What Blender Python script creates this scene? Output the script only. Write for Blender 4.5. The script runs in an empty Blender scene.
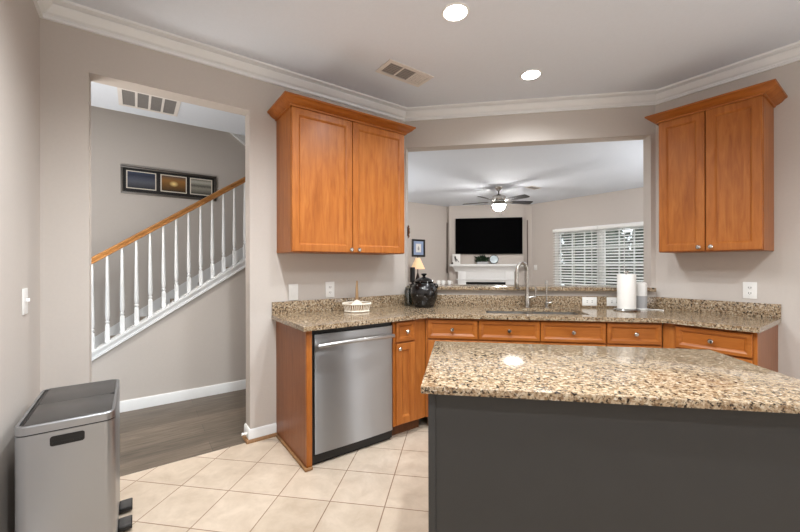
import bpy, bmesh, math, random
from mathutils import Vector, Matrix
PI = math.pi
random.seed(4)
SC = bpy.context.scene
COL = SC.collection

# ------------------------------------------------------------ camera, world, light, exposure
cam_d = bpy.data.cameras.new('camera')
cam = bpy.data.objects.new('camera', cam_d); COL.objects.link(cam)
cam_d.sensor_width = 36.0
cam_d.lens = 365.0236 / 800 * 36.0
cam_d.shift_y = -0.84 / 800
cam_d.clip_start = 0.02
cam.matrix_world = (Matrix.Translation((0, 0, 1.2786)) @ Matrix.Rotation(0.1594, 4, 'Z')
                    @ Matrix.Rotation(PI / 2, 4, 'X') @ Matrix.Rotation(-0.0023, 4, 'Z'))
SC.camera = cam

world = bpy.data.worlds.new('sky'); SC.world = world
world.use_nodes = True
bg = world.node_tree.nodes['Background']
bg.inputs[0].default_value = (0.86, 0.94, 1.0, 1)
SKY = 2.2
bg.inputs[1].default_value = SKY

SC.view_settings.view_transform = 'Standard'
SC.view_settings.look = 'None'
SC.view_settings.gamma = 1.0
SC.view_settings.use_curve_mapping = False
SC.view_settings.exposure = 0.0

DOWNLIGHT = 58.0      # watts of every recessed lamp
SPOTSIZE = 160
FANLIGHT = 230.0
HALLDOWNFILL = 3.4
KITCHENFILL = 14.0
LAMPS = (0.95, 0.5, 2.0, 1.75, 1.2, 1.85)   # dimmer setting of each recessed lamp
SIDEFILL = 8.0
LIVINGBOUNCE = 95.0
LIVINGFILLB = 30.0
HALLUPFILL = 20.0
STREAKFILL = 9.0     # power of the added lamp for the dishwasher streak


def area_light(name, loc, rot, sx, sy, power, color):
    d = bpy.data.lights.new(name, 'AREA'); d.shape = 'RECTANGLE'
    d.size = sx; d.size_y = sy; d.energy = power; d.color = color
    o = bpy.data.objects.new(name, d); COL.objects.link(o)
    o.location = loc; o.rotation_euler = rot
    return o


# unseen tall narrow lamp added to put a streak on the dishwasher door
area_light('dishwasher_streak_fill', (3.45, 1.03, 1.15), (PI / 2 + 0.0, 0, math.radians(45)), 0.24, 1.9, STREAKFILL, (0.93, 0.97, 1.0))
# unseen fill lamp added near the right wall to brighten the far left wall
area_light('left_wall_fill', (3.05, 1.70, 1.45), (PI / 2, 0, math.radians(135)), 1.6, 1.5, SIDEFILL, (0.95, 0.98, 1.0))
# unseen upward fill lamps added to brighten the hall, living room and kitchen ceilings
area_light('hall_up_fill', (-2.95, 1.95, 1.1), (PI, 0, 0), 0.5, 0.5, HALLUPFILL, (1.0, 0.95, 0.89))
area_light('living_side_up_fill', (-2.1, 6.0, 1.5), (PI, 0, 0), 0.7, 0.7, LIVINGFILLB, (0.95, 0.98, 1.0))
area_light('living_up_fill', (4.05, 4.45, 1.5), (PI, 0, 0), 0.8, 0.8, LIVINGBOUNCE, (0.95, 0.98, 1.0))
area_light('kitchen_up_fill', (0.75, -0.75, 1.55), (PI, 0, 0), 0.8, 0.8, KITCHENFILL, (0.90, 0.96, 1.0))

# ------------------------------------------------------------ frames measured from the photograph
XA, YB, XC = -0.5068, 3.4363, 1.6675
R2 = 2 ** -0.5
FA = Matrix.Translation((XA, YB, 0)) @ Matrix.Rotation(PI / 4, 4, 'Z')     # left cabinet wall: x right, y into the wall
FB = Matrix.Translation((0, YB, 0))                                        # sink wall
FC = Matrix.Translation((XC, YB, 0)) @ Matrix.Rotation(-PI / 4, 4, 'Z')    # right cabinet wall
SD = 2.4996
FD = FA @ Matrix.Translation((-SD, 0, 0)) @ Matrix.Rotation(PI / 2, 4, 'Z')  # far left wall
FW = Matrix.Identity(4)
CEIL = 2.74
CT = 0.905      # worktop height
SL = 0.03       # slab thickness


def w2(F, x, y):
    v = F @ Vector((x, y, 0)); return (v.x, v.y)


# ------------------------------------------------------------ materials
def sr(r, g, b):
    f = lambda c: ((c / 255 + 0.055) / 1.055) ** 2.4 if c / 255 > 0.04045 else c / 255 / 12.92
    return (f(r), f(g), f(b), 1)


class NT:
    def __init__(s, name):
        s.m = bpy.data.materials.new(name); s.m.use_nodes = True
        s.t = s.m.node_tree; s.b = s.t.nodes['Principled BSDF']

    def n(s, typ, **kw):
        nd = s.t.nodes.new(typ)
        for k, v in kw.items():
            if k.startswith('i_'):
                k = k[2:]
                nd.inputs[int(k) if k.isdigit() else k.replace('_', ' ')].default_value = v
            else: setattr(nd, k, v)
        return nd

    def l(s, a, b): s.t.links.new(a, b)

    def coord(s, kind='Object', scale=(1, 1, 1), rot=(0, 0, 0), loc=(0, 0, 0)):
        tc = s.n('ShaderNodeTexCoord'); mp = s.n('ShaderNodeMapping')
        mp.inputs['Scale'].default_value = scale; mp.inputs['Rotation'].default_value = rot; mp.inputs['Location'].default_value = loc
        s.l(tc.outputs[kind], mp.inputs['Vector']); return mp.outputs['Vector']

    def ramp(s, fac, stops, interp='LINEAR'):
        r = s.n('ShaderNodeValToRGB'); r.color_ramp.interpolation = interp
        e = r.color_ramp.elements
        while len(e) < len(stops): e.new(0.5)
        for q, (p, c) in zip(e, stops): q.position = p; q.color = c
        s.l(fac, r.inputs['Fac']); return r.outputs['Color']

    def noise(s, vec, scale, detail=3, rough=0.55, dist=0.0):
        nd = s.n('ShaderNodeTexNoise'); nd.inputs['Scale'].default_value = scale; nd.inputs['Detail'].default_value = detail
        nd.inputs['Roughness'].default_value = rough; nd.inputs['Distortion'].default_value = dist
        s.l(vec, nd.inputs['Vector']); return nd.outputs['Fac']

    def mix(s, fac, a, b, mode='MIX'):
        nd = s.n('ShaderNodeMix', data_type='RGBA', blend_type=mode)
        for sock, v in ((nd.inputs['Factor'], fac), (nd.inputs['A'], a), (nd.inputs['B'], b)):
            pass
        ins = [i for i in nd.inputs if i.enabled]
        f, A, B = ins[0], ins[-2], ins[-1]
        for sock, v in ((f, fac), (A, a), (B, b)):
            if isinstance(v, (int, float, tuple)): sock.default_value = v
            else: s.l(v, sock)
        return [o for o in nd.outputs if o.enabled][0]

    def bump(s, h, strength, dist=0.01):
        nd = s.n('ShaderNodeBump'); nd.inputs['Strength'].default_value = strength; nd.inputs['Distance'].default_value = dist
        s.l(h, nd.inputs['Height']); s.l(nd.outputs['Normal'], s.b.inputs['Normal'])

    def set(s, col=None, rough=None, metal=None, spec=None, coat=None):
        if col is not None: s.b.inputs['Base Color'].default_value = col
        if rough is not None: s.b.inputs['Roughness'].default_value = rough
        if metal is not None: s.b.inputs['Metallic'].default_value = metal
        if spec is not None: s.b.inputs['Specular IOR Level'].default_value = spec
        if coat is not None: s.b.inputs['Coat Weight'].default_value = coat
        return s


def flat(name, col, rough=0.5, metal=0.0, spec=0.5, var=0.03, scale=30.0, bump=0.0):
    k = NT(name).set(None, rough, metal, spec)
    v = k.coord()
    f = k.noise(v, scale, 2)
    lo = tuple(c * (1 - var) for c in col[:3]) + (1,); hi = tuple(min(1, c * (1 + var)) for c in col[:3]) + (1,)
    k.l(k.ramp(f, [(0.3, lo), (0.7, hi)]), k.b.inputs['Base Color'])
    if bump: k.bump(f, bump, 0.002)
    return k.m


def emissive(name, col, strength):
    k = NT(name).set((0.9, 0.9, 0.9, 1), 0.4)
    k.b.inputs['Emission Color'].default_value = col; k.b.inputs['Emission Strength'].default_value = strength
    return k.m


def granite(name):
    k = NT(name).set(None, 0.13, 0.0, 0.45)
    v = k.coord()
    v2 = k.coord(loc=(3.1, 1.7, 0.9))
    base = k.ramp(k.noise(v, 85, 5, 0.65, 0.3), [(0.30, sr(120, 97, 74)), (0.43, sr(148, 125, 97)), (0.55, sr(176, 157, 131)), (0.72, sr(204, 192, 173))])
    blot = k.ramp(k.noise(v, 58, 5, 0.68, 0.5), [(0.50, (0, 0, 0, 1)), (0.585, (1, 1, 1, 1))])
    half = k.n('ShaderNodeMath', operation='MULTIPLY'); k.l(blot, half.inputs[0]); half.inputs[1].default_value = 0.8
    c1 = k.mix(half.outputs[0], base, sr(112, 84, 58))
    dm = k.ramp(k.noise(v2, 80, 6, 0.70, 0.4), [(0.53, (0, 0, 0, 1)), (0.58, (1, 1, 1, 1))])
    c2 = k.mix(dm, c1, sr(38, 29, 23))
    wm = k.ramp(k.noise(k.coord(loc=(7.3, 2.2, 5.1)), 90, 4, 0.6), [(0.62, (0, 0, 0, 1)), (0.68, (0.7, 0.7, 0.7, 1))])
    k.l(k.mix(wm, c2, sr(218, 209, 194)), k.b.inputs['Base Color'])
    return k.m


def wood(name, dark, mid, light, rough=0.38, sc=(9, 9, 0.9), coat=0.03):
    k = NT(name).set(None, rough, 0, 0.28, coat)
    k.b.inputs['Coat Roughness'].default_value = 0.2
    v = k.coord(scale=sc)
    g = k.noise(v, 4.0, 5, 0.6, 0.8)
    c = k.ramp(g, [(0.28, dark), (0.5, mid), (0.74, light)])
    v2 = k.coord()
    bl = k.ramp(k.noise(v2, 5, 2), [(0.3, (0.90, 0.90, 0.90, 1)), (0.7, (1, 1, 1, 1))])
    k.l(k.mix(1.0, c, bl, 'MULTIPLY'), k.b.inputs['Base Color'])
    return k.m


def tiles(name):
    k = NT(name).set(None, 0.3, 0, 0.45)
    P = 0.301
    v = k.coord(loc=(0.39 + P * 8, -1.8925 + P * 12, 0))
    br = k.n('ShaderNodeTexBrick'); br.offset = 0.0; br.squash = 1.0
    for n_, val in (('Scale', 1.0), ('Mortar Size', 0.0028), ('Mortar Smooth', 0.1), ('Bias', 0.0), ('Brick Width', P), ('Row Height', P)):
        br.inputs[n_].default_value = val
    br.inputs['Color1'].default_value = sr(208, 192, 174); br.inputs['Color2'].default_value = sr(200, 184, 165); br.inputs['Mortar'].default_value = sr(140, 113, 92)
    k.l(v, br.inputs['Vector'])
    cl = k.ramp(k.noise(v, 7, 5, 0.65, 0.4), [(0.3, (0.80, 0.77, 0.74, 1)), (0.65, (1, 1, 1, 1))])
    k.l(k.mix(1.0, br.outputs['Color'], cl, 'MULTIPLY'), k.b.inputs['Base Color'])
    inv = k.n('ShaderNodeMath', operation='SUBTRACT'); inv.inputs[0].default_value = 1.0; k.l(br.outputs['Fac'], inv.inputs[1])
    k.bump(inv.outputs[0], 0.4, 0.003)
    return k.m


def planks(name):
    k = NT(name).set(None, 0.42, 0, 0.4)
    v = k.coord()
    br = k.n('ShaderNodeTexBrick'); br.offset = 0.37
    for n_, val in (('Scale', 1.0), ('Mortar Size', 0.0015), ('Mortar Smooth', 0.1), ('Bias', 0.0), ('Brick Width', 1.2), ('Row Height', 0.18)):
        br.inputs[n_].default_value = val
    br.inputs['Color1'].default_value = sr(112, 101, 89); br.inputs['Color2'].default_value = sr(92, 83, 73); br.inputs['Mortar'].default_value = sr(76, 70, 66)
    k.l(v, br.inputs['Vector'])
    g = k.noise(k.coord(scale=(1.3, 14, 1)), 3.0, 5, 0.65, 0.6)
    cl = k.ramp(g, [(0.30, (0.50, 0.48, 0.46, 1)), (0.66, (1.16, 1.14, 1.12, 1))])
    k.l(k.mix(1.0, br.outputs['Color'], cl, 'MULTIPLY'), k.b.inputs['Base Color'])
    return k.m


def steel(name, col, rough, sc=(1, 1, 300), amt=0.06):
    k = NT(name).set(col, rough, 1.0)
    g = k.noise(k.coord(scale=sc), 2.0, 3, 0.6)
    r = k.n('ShaderNodeMapRange'); r.inputs['To Min'].default_value = rough - amt; r.inputs['To Max'].default_value = rough + amt
    k.l(g, r.inputs['Value']); k.l(r.outputs['Result'], k.b.inputs['Roughness'])
    return k.m


def brushed(name, col, rough, aniso):
    k = NT(name).set(col, rough, 1.0)
    tg = k.n('ShaderNodeTangent', direction_type='RADIAL', axis='Z')
    k.l(tg.outputs[0], k.b.inputs['Tangent']); k.b.inputs['Anisotropic'].default_value = aniso
    k.b.inputs['Anisotropic Rotation'].default_value = 0.25
    return k.m


def thin_glass(name, tint=(1, 1, 1, 1), refl=0.08):
    k = NT(name)
    tr = k.n('ShaderNodeBsdfTransparent'); tr.inputs[0].default_value = tint
    gl = k.n('ShaderNodeBsdfGlossy'); gl.inputs['Roughness'].default_value = 0.03
    mx = k.n('ShaderNodeMixShader'); mx.inputs[0].default_value = refl
    k.l(tr.outputs[0], mx.inputs[1]); k.l(gl.outputs[0], mx.inputs[2])
    out = [n for n in k.t.nodes if n.type == 'OUTPUT_MATERIAL'][0]
    k.l(mx.outputs[0], out.inputs['Surface'])
    return k.m


M = dict(
    wall=flat('taupe_paint', sr(199, 191, 184), 0.75, 0, 0.25, 0.012, 60, 0.05),
    ceil=flat('ceiling_paint', sr(221, 226, 234), 0.85, 0, 0.2, 0.01, 60),
    trim=flat('white_trim_paint', sr(236, 237, 237), 0.4, 0, 0.4, 0.01, 20),
    granite=granite('speckled_granite'),
    wood=wood('honey_maple', sr(146, 80, 28), sr(164, 95, 38), sr(178, 110, 50)),
    woodh=wood('honey_maple_across', sr(142, 77, 26), sr(160, 92, 36), sr(174, 106, 47), sc=(0.9, 9, 9)),
    woodside=wood('brown_veneer', sr(124, 74, 42), sr(138, 84, 50), sr(148, 94, 58), 0.4),
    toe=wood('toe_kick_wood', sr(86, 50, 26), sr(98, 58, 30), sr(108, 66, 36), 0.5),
    shoe=wood('oak_shoe_moulding', sr(128, 92, 58), sr(146, 108, 72), sr(160, 122, 86), 0.5),
    rail=wood('oak_handrail', sr(146, 96, 50), sr(170, 118, 66), sr(186, 136, 82), 0.4, (1.2, 9, 9)),
    tile=tiles('beige_floor_tile'), plank=planks('grey_brown_planks'),
    carpet=flat('beige_carpet', sr(176, 164, 150), 0.95, 0, 0.1, 0.1, 200),
    island=flat('charcoal_paint', sr(53, 52, 51), 0.5, 0, 0.4, 0.03, 14),
    steel=steel('brushed_stainless', (0.50, 0.49, 0.48, 1), 0.30),
    binsteel=steel('bin_stainless', (0.40, 0.415, 0.44, 1), 0.38, (300, 1, 1)),
    nickel=steel('satin_nickel', (0.52, 0.50, 0.47, 1), 0.24, (40, 40, 40), 0.03),
    dwsteel=brushed('brushed_door_steel', (0.44, 0.44, 0.45, 1), 0.38, 1.0),
    sink=steel('sink_steel', (0.42, 0.41, 0.40, 1), 0.32, (60, 60, 60), 0.05),
    black=flat('black_plastic', sr(22, 21, 21), 0.4, 0, 0.4, 0.05, 40),
    lid=flat('dark_grey_lid', sr(62, 60, 59), 0.34, 0, 0.5, 0.03, 20),
    screen=flat('black_screen', sr(3, 3, 4), 0.6, 0, 0.02, 0.02, 20),
    glaze=None, white=flat('white_plastic', sr(236, 235, 232), 0.4, 0, 0.4, 0.01, 30),
    slot=flat('socket_grey', sr(58, 55, 52), 0.5),
    paper=flat('paper_towel', sr(240, 238, 234), 0.9, 0, 0.1, 0.02, 150, 0.2),
    fabric=flat('grey_speaker_fabric', sr(176, 176, 178), 0.9, 0, 0.1, 0.08, 300),
    dark=flat('dark_bronze', sr(46, 36, 30), 0.45, 0.4, 0.4, 0.1, 40),
    bronze=flat('aged_bronze', sr(112, 76, 52), 0.5, 0.4, 0.4, 0.2, 60),
    blade=flat('charcoal_fan_blade', sr(40, 40, 42), 0.5, 0, 0.4, 0.06, 30),
    vent=flat('vent_white', sr(222, 216, 210), 0.6),
    ventdark=flat('vent_duct_dark', sr(58, 54, 52), 0.8),
    louvre=flat('vent_louvre_grey', sr(150, 143, 138), 0.6),
    grille=flat('return_filter_grey', sr(130, 126, 123), 0.9, 0, 0.1, 0.12, 160),
    glass=thin_glass('window_glass'),
    greyglass=thin_glass('grey_glass', (0.62, 0.66, 0.66, 1), 0.12),
    slat=flat('blind_white', sr(240, 240, 238), 0.5, 0, 0.3, 0.01, 20),
    grass=flat('lawn_green', sr(86, 100, 62), 0.95, 0, 0.1, 0.3, 12),
    leaf=flat('leaf_green', sr(42, 58, 42), 0.6, 0, 0.3, 0.7, 5),
    houseplant=flat('houseplant_green', sr(36, 52, 36), 0.6, 0, 0.3, 0.3, 30),
    shade=None,
    oldwhite=flat('distressed_white', sr(226, 218, 204), 0.7, 0, 0.2, 0.08, 90),
    stick=wood('driftwood', sr(120, 92, 62), sr(150, 118, 84), sr(172, 142, 106), 0.6),
    frameblack=flat('black_frame', sr(30, 27, 26), 0.35, 0, 0.4, 0.05, 30),
    bluemat=flat('blue_mat', sr(150, 170, 205), 0.7),
    blueplate=flat('pale_blue_glaze', sr(196, 212, 220), 0.25, 0, 0.5, 0.08, 25),
    shadestrip=flat('taupe_grey_shade', sr(104, 92, 84), 0.6),
    firebox=flat('firebox_black', sr(10, 9, 9), 0.8),
)


def speckled_glaze():
    k = NT('black_speckled_glaze').set(None, 0.16, 0, 0.6)
    v = k.coord()
    vo = k.n('ShaderNodeTexVoronoi'); vo.inputs['Scale'].default_value = 62; k.l(v, vo.inputs['Vector'])
    m = k.ramp(vo.outputs['Distance'], [(0.13, (1, 1, 1, 1)), (0.22, (0, 0, 0, 1))])
    n = k.ramp(k.noise(v, 26, 2), [(0.50, (0, 0, 0, 1)), (0.58, (1, 1, 1, 1))])
    f = k.mix(1.0, m, n, 'MULTIPLY')
    k.l(k.mix(f, sr(13, 12, 13), sr(190, 186, 180)), k.b.inputs['Base Color'])
    return k.m


M['glaze'] = speckled_glaze()
_k = NT('lit_lamp_shade').set(sr(236, 204, 166), 0.8)
_k.b.inputs['Emission Color'].default_value = sr(255, 214, 160); _k.b.inputs['Emission Strength'].default_value = 0.42
M['shade'] = _k.m
M['disc'] = emissive('lamp_disc', (1.0, 0.99, 0.97, 1), 14.0)
M['bowl'] = emissive('frosted_bowl', (1.0, 0.955, 0.91, 1), FANLIGHT)



def photo_mat(name, stops, spot=None, axis_scale=(1, 1, 1), rough=0.3):
    """small landscape print: bands of colour over its height with brushy noise"""
    k = NT(name).set(None, rough, 0, 0.4)
    v = k.coord('Generated')
    sx = k.n('ShaderNodeSeparateXYZ'); k.l(v, sx.inputs[0])
    n = k.noise(k.coord('Generated', (5, 5, 18)), 2.0, 5, 0.7)
    ad = k.n('ShaderNodeMath', operation='MULTIPLY_ADD'); k.l(n, ad.inputs[0]); ad.inputs[1].default_value = 0.5; k.l(sx.outputs['Z'], ad.inputs[2])
    sb = k.n('ShaderNodeMath', operation='SUBTRACT'); k.l(ad.outputs[0], sb.inputs[0]); sb.inputs[1].default_value = 0.25
    c = k.ramp(sb.outputs[0], stops)
    if spot:
        px, pz, rad, colr = spot
        cv = k.n('ShaderNodeCombineXYZ'); k.l(sx.outputs['X'], cv.inputs[0]); k.l(sx.outputs['Z'], cv.inputs[2])
        dd = k.n('ShaderNodeVectorMath', operation='DISTANCE'); k.l(cv.outputs[0], dd.inputs[0]); dd.inputs[1].default_value = (px, 0, pz)
        f = k.ramp(dd.outputs['Value'], [(0.0, (1, 1, 1, 1)), (rad, (0, 0, 0, 1))])
        c = k.mix(f, c, colr)
    k.l(c, k.b.inputs['Base Color'])
    return k.m


# ------------------------------------------------------------ mesh helpers
class MB:
    def __init__(s): s.bm = bmesh.new()

    def _poly(s, verts, faces, bevel=0, seg=2):
        vs = [s.bm.verts.new(v) for v in verts]
        fs = [s.bm.faces.new([vs[i] for i in f]) for f in faces]
        bmesh.ops.recalc_face_normals(s.bm, faces=fs)
        if bevel:
            es = list({e for f in fs for e in f.edges})
            bmesh.ops.bevel(s.bm, geom=es, offset=bevel, segments=seg, affect='EDGES', profile=0.5)
        return s

    def box(s, x0, x1, y0, y1, z0, z1, bevel=0, seg=2):
        x0, x1 = min(x0, x1), max(x0, x1); y0, y1 = min(y0, y1), max(y0, y1); z0, z1 = min(z0, z1), max(z0, z1)
        v = [(x, y, z) for z in (z0, z1) for y in (y0, y1) for x in (x0, x1)]
        return s._poly(v, [(0, 1, 3, 2), (4, 5, 7, 6), (0, 1, 5, 4), (2, 3, 7, 6), (0, 2, 6, 4), (1, 3, 7, 5)], bevel, seg)

    def prism(s, pts, z0, z1, bevel=0):
        n = len(pts)
        v = [(p[0], p[1], z0) for p in pts] + [(p[0], p[1], z1) for p in pts]
        return s._poly(v, [tuple(range(n)), tuple(range(n, 2 * n))] + [(i, (i + 1) % n, n + (i + 1) % n, n + i) for i in range(n)], bevel)

    def prism_y(s, pts, y0, y1, bevel=0):     # outline in x,z pushed along y
        n = len(pts)
        v = [(p[0], y0, p[1]) for p in pts] + [(p[0], y1, p[1]) for p in pts]
        return s._poly(v, [tuple(range(n)), tuple(range(n, 2 * n))] + [(i, (i + 1) % n, n + (i + 1) % n, n + i) for i in range(n)], bevel)

    def lathe(s, prof, seg=32, mat=None, sides=None, cap=True):
        """prof: (radius, height) pairs around z; mat: Matrix to place it"""
        mat = mat or Matrix.Identity(4)
        seg = sides or seg
        rings = []
        for r, z in prof:
            if r < 1e-6: rings.append([s.bm.verts.new(mat @ Vector((0, 0, z)))])
            else: rings.append([s.bm.verts.new(mat @ Vector((r * math.cos(2 * PI * i / seg), r * math.sin(2 * PI * i / seg), z))) for i in range(seg)])
        fs = []
        for a, b in zip(rings, rings[1:]):
            for i in range(seg):
                j = (i + 1) % seg
                if len(a) == 1 and len(b) == 1: continue
                if len(a) == 1: fs.append(s.bm.faces.new((a[0], b[j], b[i])))
                elif len(b) == 1: fs.append(s.bm.faces.new((a[i], a[j], b[0])))
                else: fs.append(s.bm.faces.new((a[i], a[j], b[j], b[i])))
        for r in (rings[0], rings[-1]):
            if len(r) > 1 and cap:
                fs.append(s.bm.faces.new(r))
        bmesh.ops.recalc_face_normals(s.bm, faces=fs)
        return s

    def tube(s, path, rad, seg=12, flatten=1.0):
        pts = [Vector(p) for p in path]; n = len(pts)
        rads = rad if isinstance(rad, (list, tuple)) else [rad] * n
        rings = []; up = None
        for i, p in enumerate(pts):
            t = (pts[min(i + 1, n - 1)] - pts[max(i - 1, 0)]).normalized()
            if up is None: up = t.orthogonal().normalized()
            up = (up - t * up.dot(t)).normalized(); sd = t.cross(up)
            rings.append([s.bm.verts.new(p + (up * math.cos(2 * PI * k / seg) + sd * math.sin(2 * PI * k / seg) * flatten) * rads[i]) for k in range(seg)])
        fs = []
        for a, b in zip(rings, rings[1:]):
            for k in range(seg): fs.append(s.bm.faces.new((a[k], a[(k + 1) % seg], b[(k + 1) % seg], b[k])))
        fs.append(s.bm.faces.new(rings[0])); fs.append(s.bm.faces.new(rings[-1]))
        bmesh.ops.recalc_face_normals(s.bm, faces=fs)
        return s

    def sweep(s, path, prof, closed=False):
        """profile (offset to the right of the path, z) along a plan polyline with mitred corners"""
        n = len(path); P = [Vector(p) for p in path]
        rings = []
        for i in range(n):
            d0 = (P[i] - P[i - 1]).normalized() if i > 0 else None
            d1 = (P[i + 1] - P[i]).normalized() if i < n - 1 else None
            d0 = d0 or d1; d1 = d1 or d0
            n0 = Vector((d0.y, -d0.x)); n1 = Vector((d1.y, -d1.x))
            m = (n0 + n1).normalized(); m = m / max(0.2, m.dot(n0))
            rings.append([s.bm.verts.new((P[i].x + m.x * o, P[i].y + m.y * o, z)) for o, z in prof])
        k = len(prof); fs = []
        for a, b in zip(rings, rings[1:]):
            for j in range(k): fs.append(s.bm.faces.new((a[j], a[(j + 1) % k], b[(j + 1) % k], b[j])))
        fs.append(s.bm.faces.new(rings[0])); fs.append(s.bm.faces.new(rings[-1]))
        bmesh.ops.recalc_face_normals(s.bm, faces=fs)
        return s

    def panel(s, x0, x1, z0, z1, yf, t=0.02, rail=0.055, bev=0.012, depth=0.008, raised=False):
        """framed cabinet front; its face is at y = yf looking to -y"""
        e = 0.003
        def ring(ix, y): return [(x0 + ix, y, z0 + ix), (x1 - ix, y, z0 + ix), (x1 - ix, y, z1 - ix), (x0 + ix, y, z1 - ix)]
        R = [ring(0, yf + t), ring(0, yf + e), ring(e, yf), ring(rail - bev * 0.4, yf), ring(rail, yf + depth * 0.45), ring(rail + bev * 0.3, yf + depth)]
        if raised: R += [ring(rail + 0.004, yf + depth), ring(rail + 0.004 + bev, yf + 0.0015)]
        v = [p for r in R for p in r]; f = [(0, 1, 2, 3)]
        for i in range(len(R) - 1):
            for j in range(4): f.append((4 * i + j, 4 * i + (j + 1) % 4, 4 * i + 4 + (j + 1) % 4, 4 * i + 4 + j))
        b = 4 * (len(R) - 1); f.append((b, b + 1, b + 2, b + 3))
        return s._poly(v, f)

    def obj(s, name, mat, parent=None, F=None, smooth=True, ang=0.6):
        me = bpy.data.meshes.new(name)
        if smooth:
            for f in s.bm.faces: f.smooth = True
            for e in s.bm.edges:
                if len(e.link_faces) != 2 or e.calc_face_angle(0) > ang: e.smooth = False
        s.bm.to_mesh(me); s.bm.free()
        me.materials.append(M[mat] if isinstance(mat, str) else mat)
        o = bpy.data.objects.new(name, me); COL.objects.link(o)
        if parent is not None: o.parent = parent
        if F is not None: o.matrix_world = F
        return o


def tag(o, label, cat, group=None):
    o['label'] = label; o['category'] = cat
    if group: o['group'] = group
    return o


def thing(name, label, cat, F, x=0, y=0, z=0, rz=0, group=None):
    o = bpy.data.objects.new(name, None); COL.objects.link(o)
    o.empty_display_size = 0.05
    o.matrix_world = F @ Matrix.Translation((x, y, z)) @ Matrix.Rotation(rz, 4, 'Z')
    return tag(o, label, cat, group)


def struct(o): o['kind'] = 'structure'; return o


def copy_tree(o, parent=None):
    c = o.copy(); COL.objects.link(c)
    if parent is not None: c.parent = parent
    for ch in list(o.children): copy_tree(ch, c)
    return c


RX = lambda a: Matrix.Rotation(a, 4, 'X')
RYm = lambda a: Matrix.Rotation(a, 4, 'Y')
T = lambda x, y, z: Matrix.Translation((x, y, z))

# ------------------------------------------------------------ setting: floors, ceilings, walls
TH = 0.127
SO1, SO2, ZO = 2.293, 1.402, 2.407
HALL_Y, BACK_Y = 1.23, 2.15        # knee wall and stair wall behind the left wall
LL_Y, LW_Y, TVY = 3.922, 4.134, 9.2   # living room: left wall, window wall, fireplace wall
XL, XR = -0.49, 1.63               # jambs of the pass-through
NR, TR = 4.6, 3.06                 # rear wall

cA0, cAD = w2(FA, 0, 0), w2(FA, -SD, 0)
rearL, rearR = w2(FA, -SD, -NR), w2(FC, TR, 0)
kitchen = [cAD, cA0, (XC, YB), rearR, rearL]
struct(MB().prism(kitchen, -0.1, 0.0).obj('floor', 'tile', smooth=False))
struct(MB().box(-3.6, -0.0, 0.0, BACK_Y, -0.1, 0.0).obj('floor', 'plank', F=FA, smooth=False))
tvl = (TVY - 9.49, TVY); tvr = (10.95 - TVY, TVY)
lvA = w2(FA, -0.0, LL_Y)
lvR0 = w2(FC, 1.5, TH); lvR1 = w2(FC, 1.5, LW_Y)
mA, mC = (XA - 0.0526, YB + TH), (XC + 0.0526, YB + TH)
living = [mA, lvA, tvl, tvr, lvR1, lvR0, mC]
struct(MB().prism(living, -0.1, 0.0).obj('floor', 'carpet', smooth=False))
struct(MB().prism(living, CEIL, CEIL + 0.1).obj('ceiling', 'ceil', smooth=False))
kc = [cAD, cA0, mA, mC, (XC, YB), rearR, rearL]
struct(MB().prism([cAD, cA0, (XC, YB), rearR, rearL], CEIL, CEIL + 0.1).obj('ceiling', 'ceil', smooth=False))
struct(MB().box(-3.6, -0.0, TH, 1.56, CEIL, CEIL + 0.1).obj('ceiling', 'ceil', F=FA, smooth=False))
struct(MB().box(-3.6, -0.0, 1.56, BACK_Y, 4.2, 4.3).obj('ceiling', 'ceil', F=FA, smooth=False))

b = MB()                                                   # left cabinet wall with the doorway
b.prism([(-SO2, 0), (0, 0), (0.0525, TH), (-SO2, TH)], 0, CEIL)
b.box(-SO1, -SO2, 0, TH, ZO, CEIL)
b.box(-SD - 0.12, -SO1, 0, TH, 0, CEIL)
struct(b.obj('wall_left', 'wall', F=FA, smooth=False))
b = MB()                                                   # sink wall with the pass-through
mx = 0.0526
b.prism([(XA, 0), (XL, 0), (XL, TH), (XA - mx, TH)], 0, CEIL)
b.prism([(XR, 0), (XC, 0), (XC + mx, TH), (XR, TH)], 0, CEIL)
b.box(XL, XR, 0, TH, 0, 1.049)
b.box(XL, XR, 0, TH, 2.393, CEIL)
struct(b.obj('wall_front', 'wall', F=FB, smooth=False))
struct(MB().prism([(0, 0), (TR, 0), (TR, TH), (-0.0525, TH)], 0, CEIL).obj('wall_right', 'wall', F=FC, smooth=False))
struct(MB().box(-NR, 0, 0, 0.12, 0, CEIL).obj('wall_far_left', 'wall', F=FD, smooth=False))
struct(MB().prism([rearL, rearR, w2(FA, 1.54, -NR - 0.12), w2(FA, -SD, -NR - 0.12)], 0, CEIL).obj('wall_rear', 'wall', smooth=False))
# stair hall
kz = lambda s, z0=0.491, sl=0.6407: z0 + (2.374 - s) * sl
struct(MB().prism_y([(-3.1, 0), (-0.0, 0), (-0.0, kz(0.0)), (-3.1, kz(3.1))], HALL_Y, HALL_Y + 0.12).obj('wall_stair_knee', 'wall', F=FA, smooth=False))
struct(MB().box(-3.6, 0.0, BACK_Y, BACK_Y + 0.1, 0, 4.2).obj('wall_stair_back', 'wall', F=FA, smooth=False))
struct(MB().box(-3.7, -3.6, TH, BACK_Y + 0.1, 0, 4.2).obj('wall_stair_left', 'wall', F=FA, smooth=False))
struct(MB().box(0.0, 0.1, TH + 0.05, LL_Y, 0, 4.2).obj('wall_stair_right', 'wall', F=FA, smooth=False))
struct(MB().box(-3.6, 0, 1.46, 1.56, CEIL + 0.1, 4.2).obj('wall_stair_upper', 'wall', F=FA, smooth=False))
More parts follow.
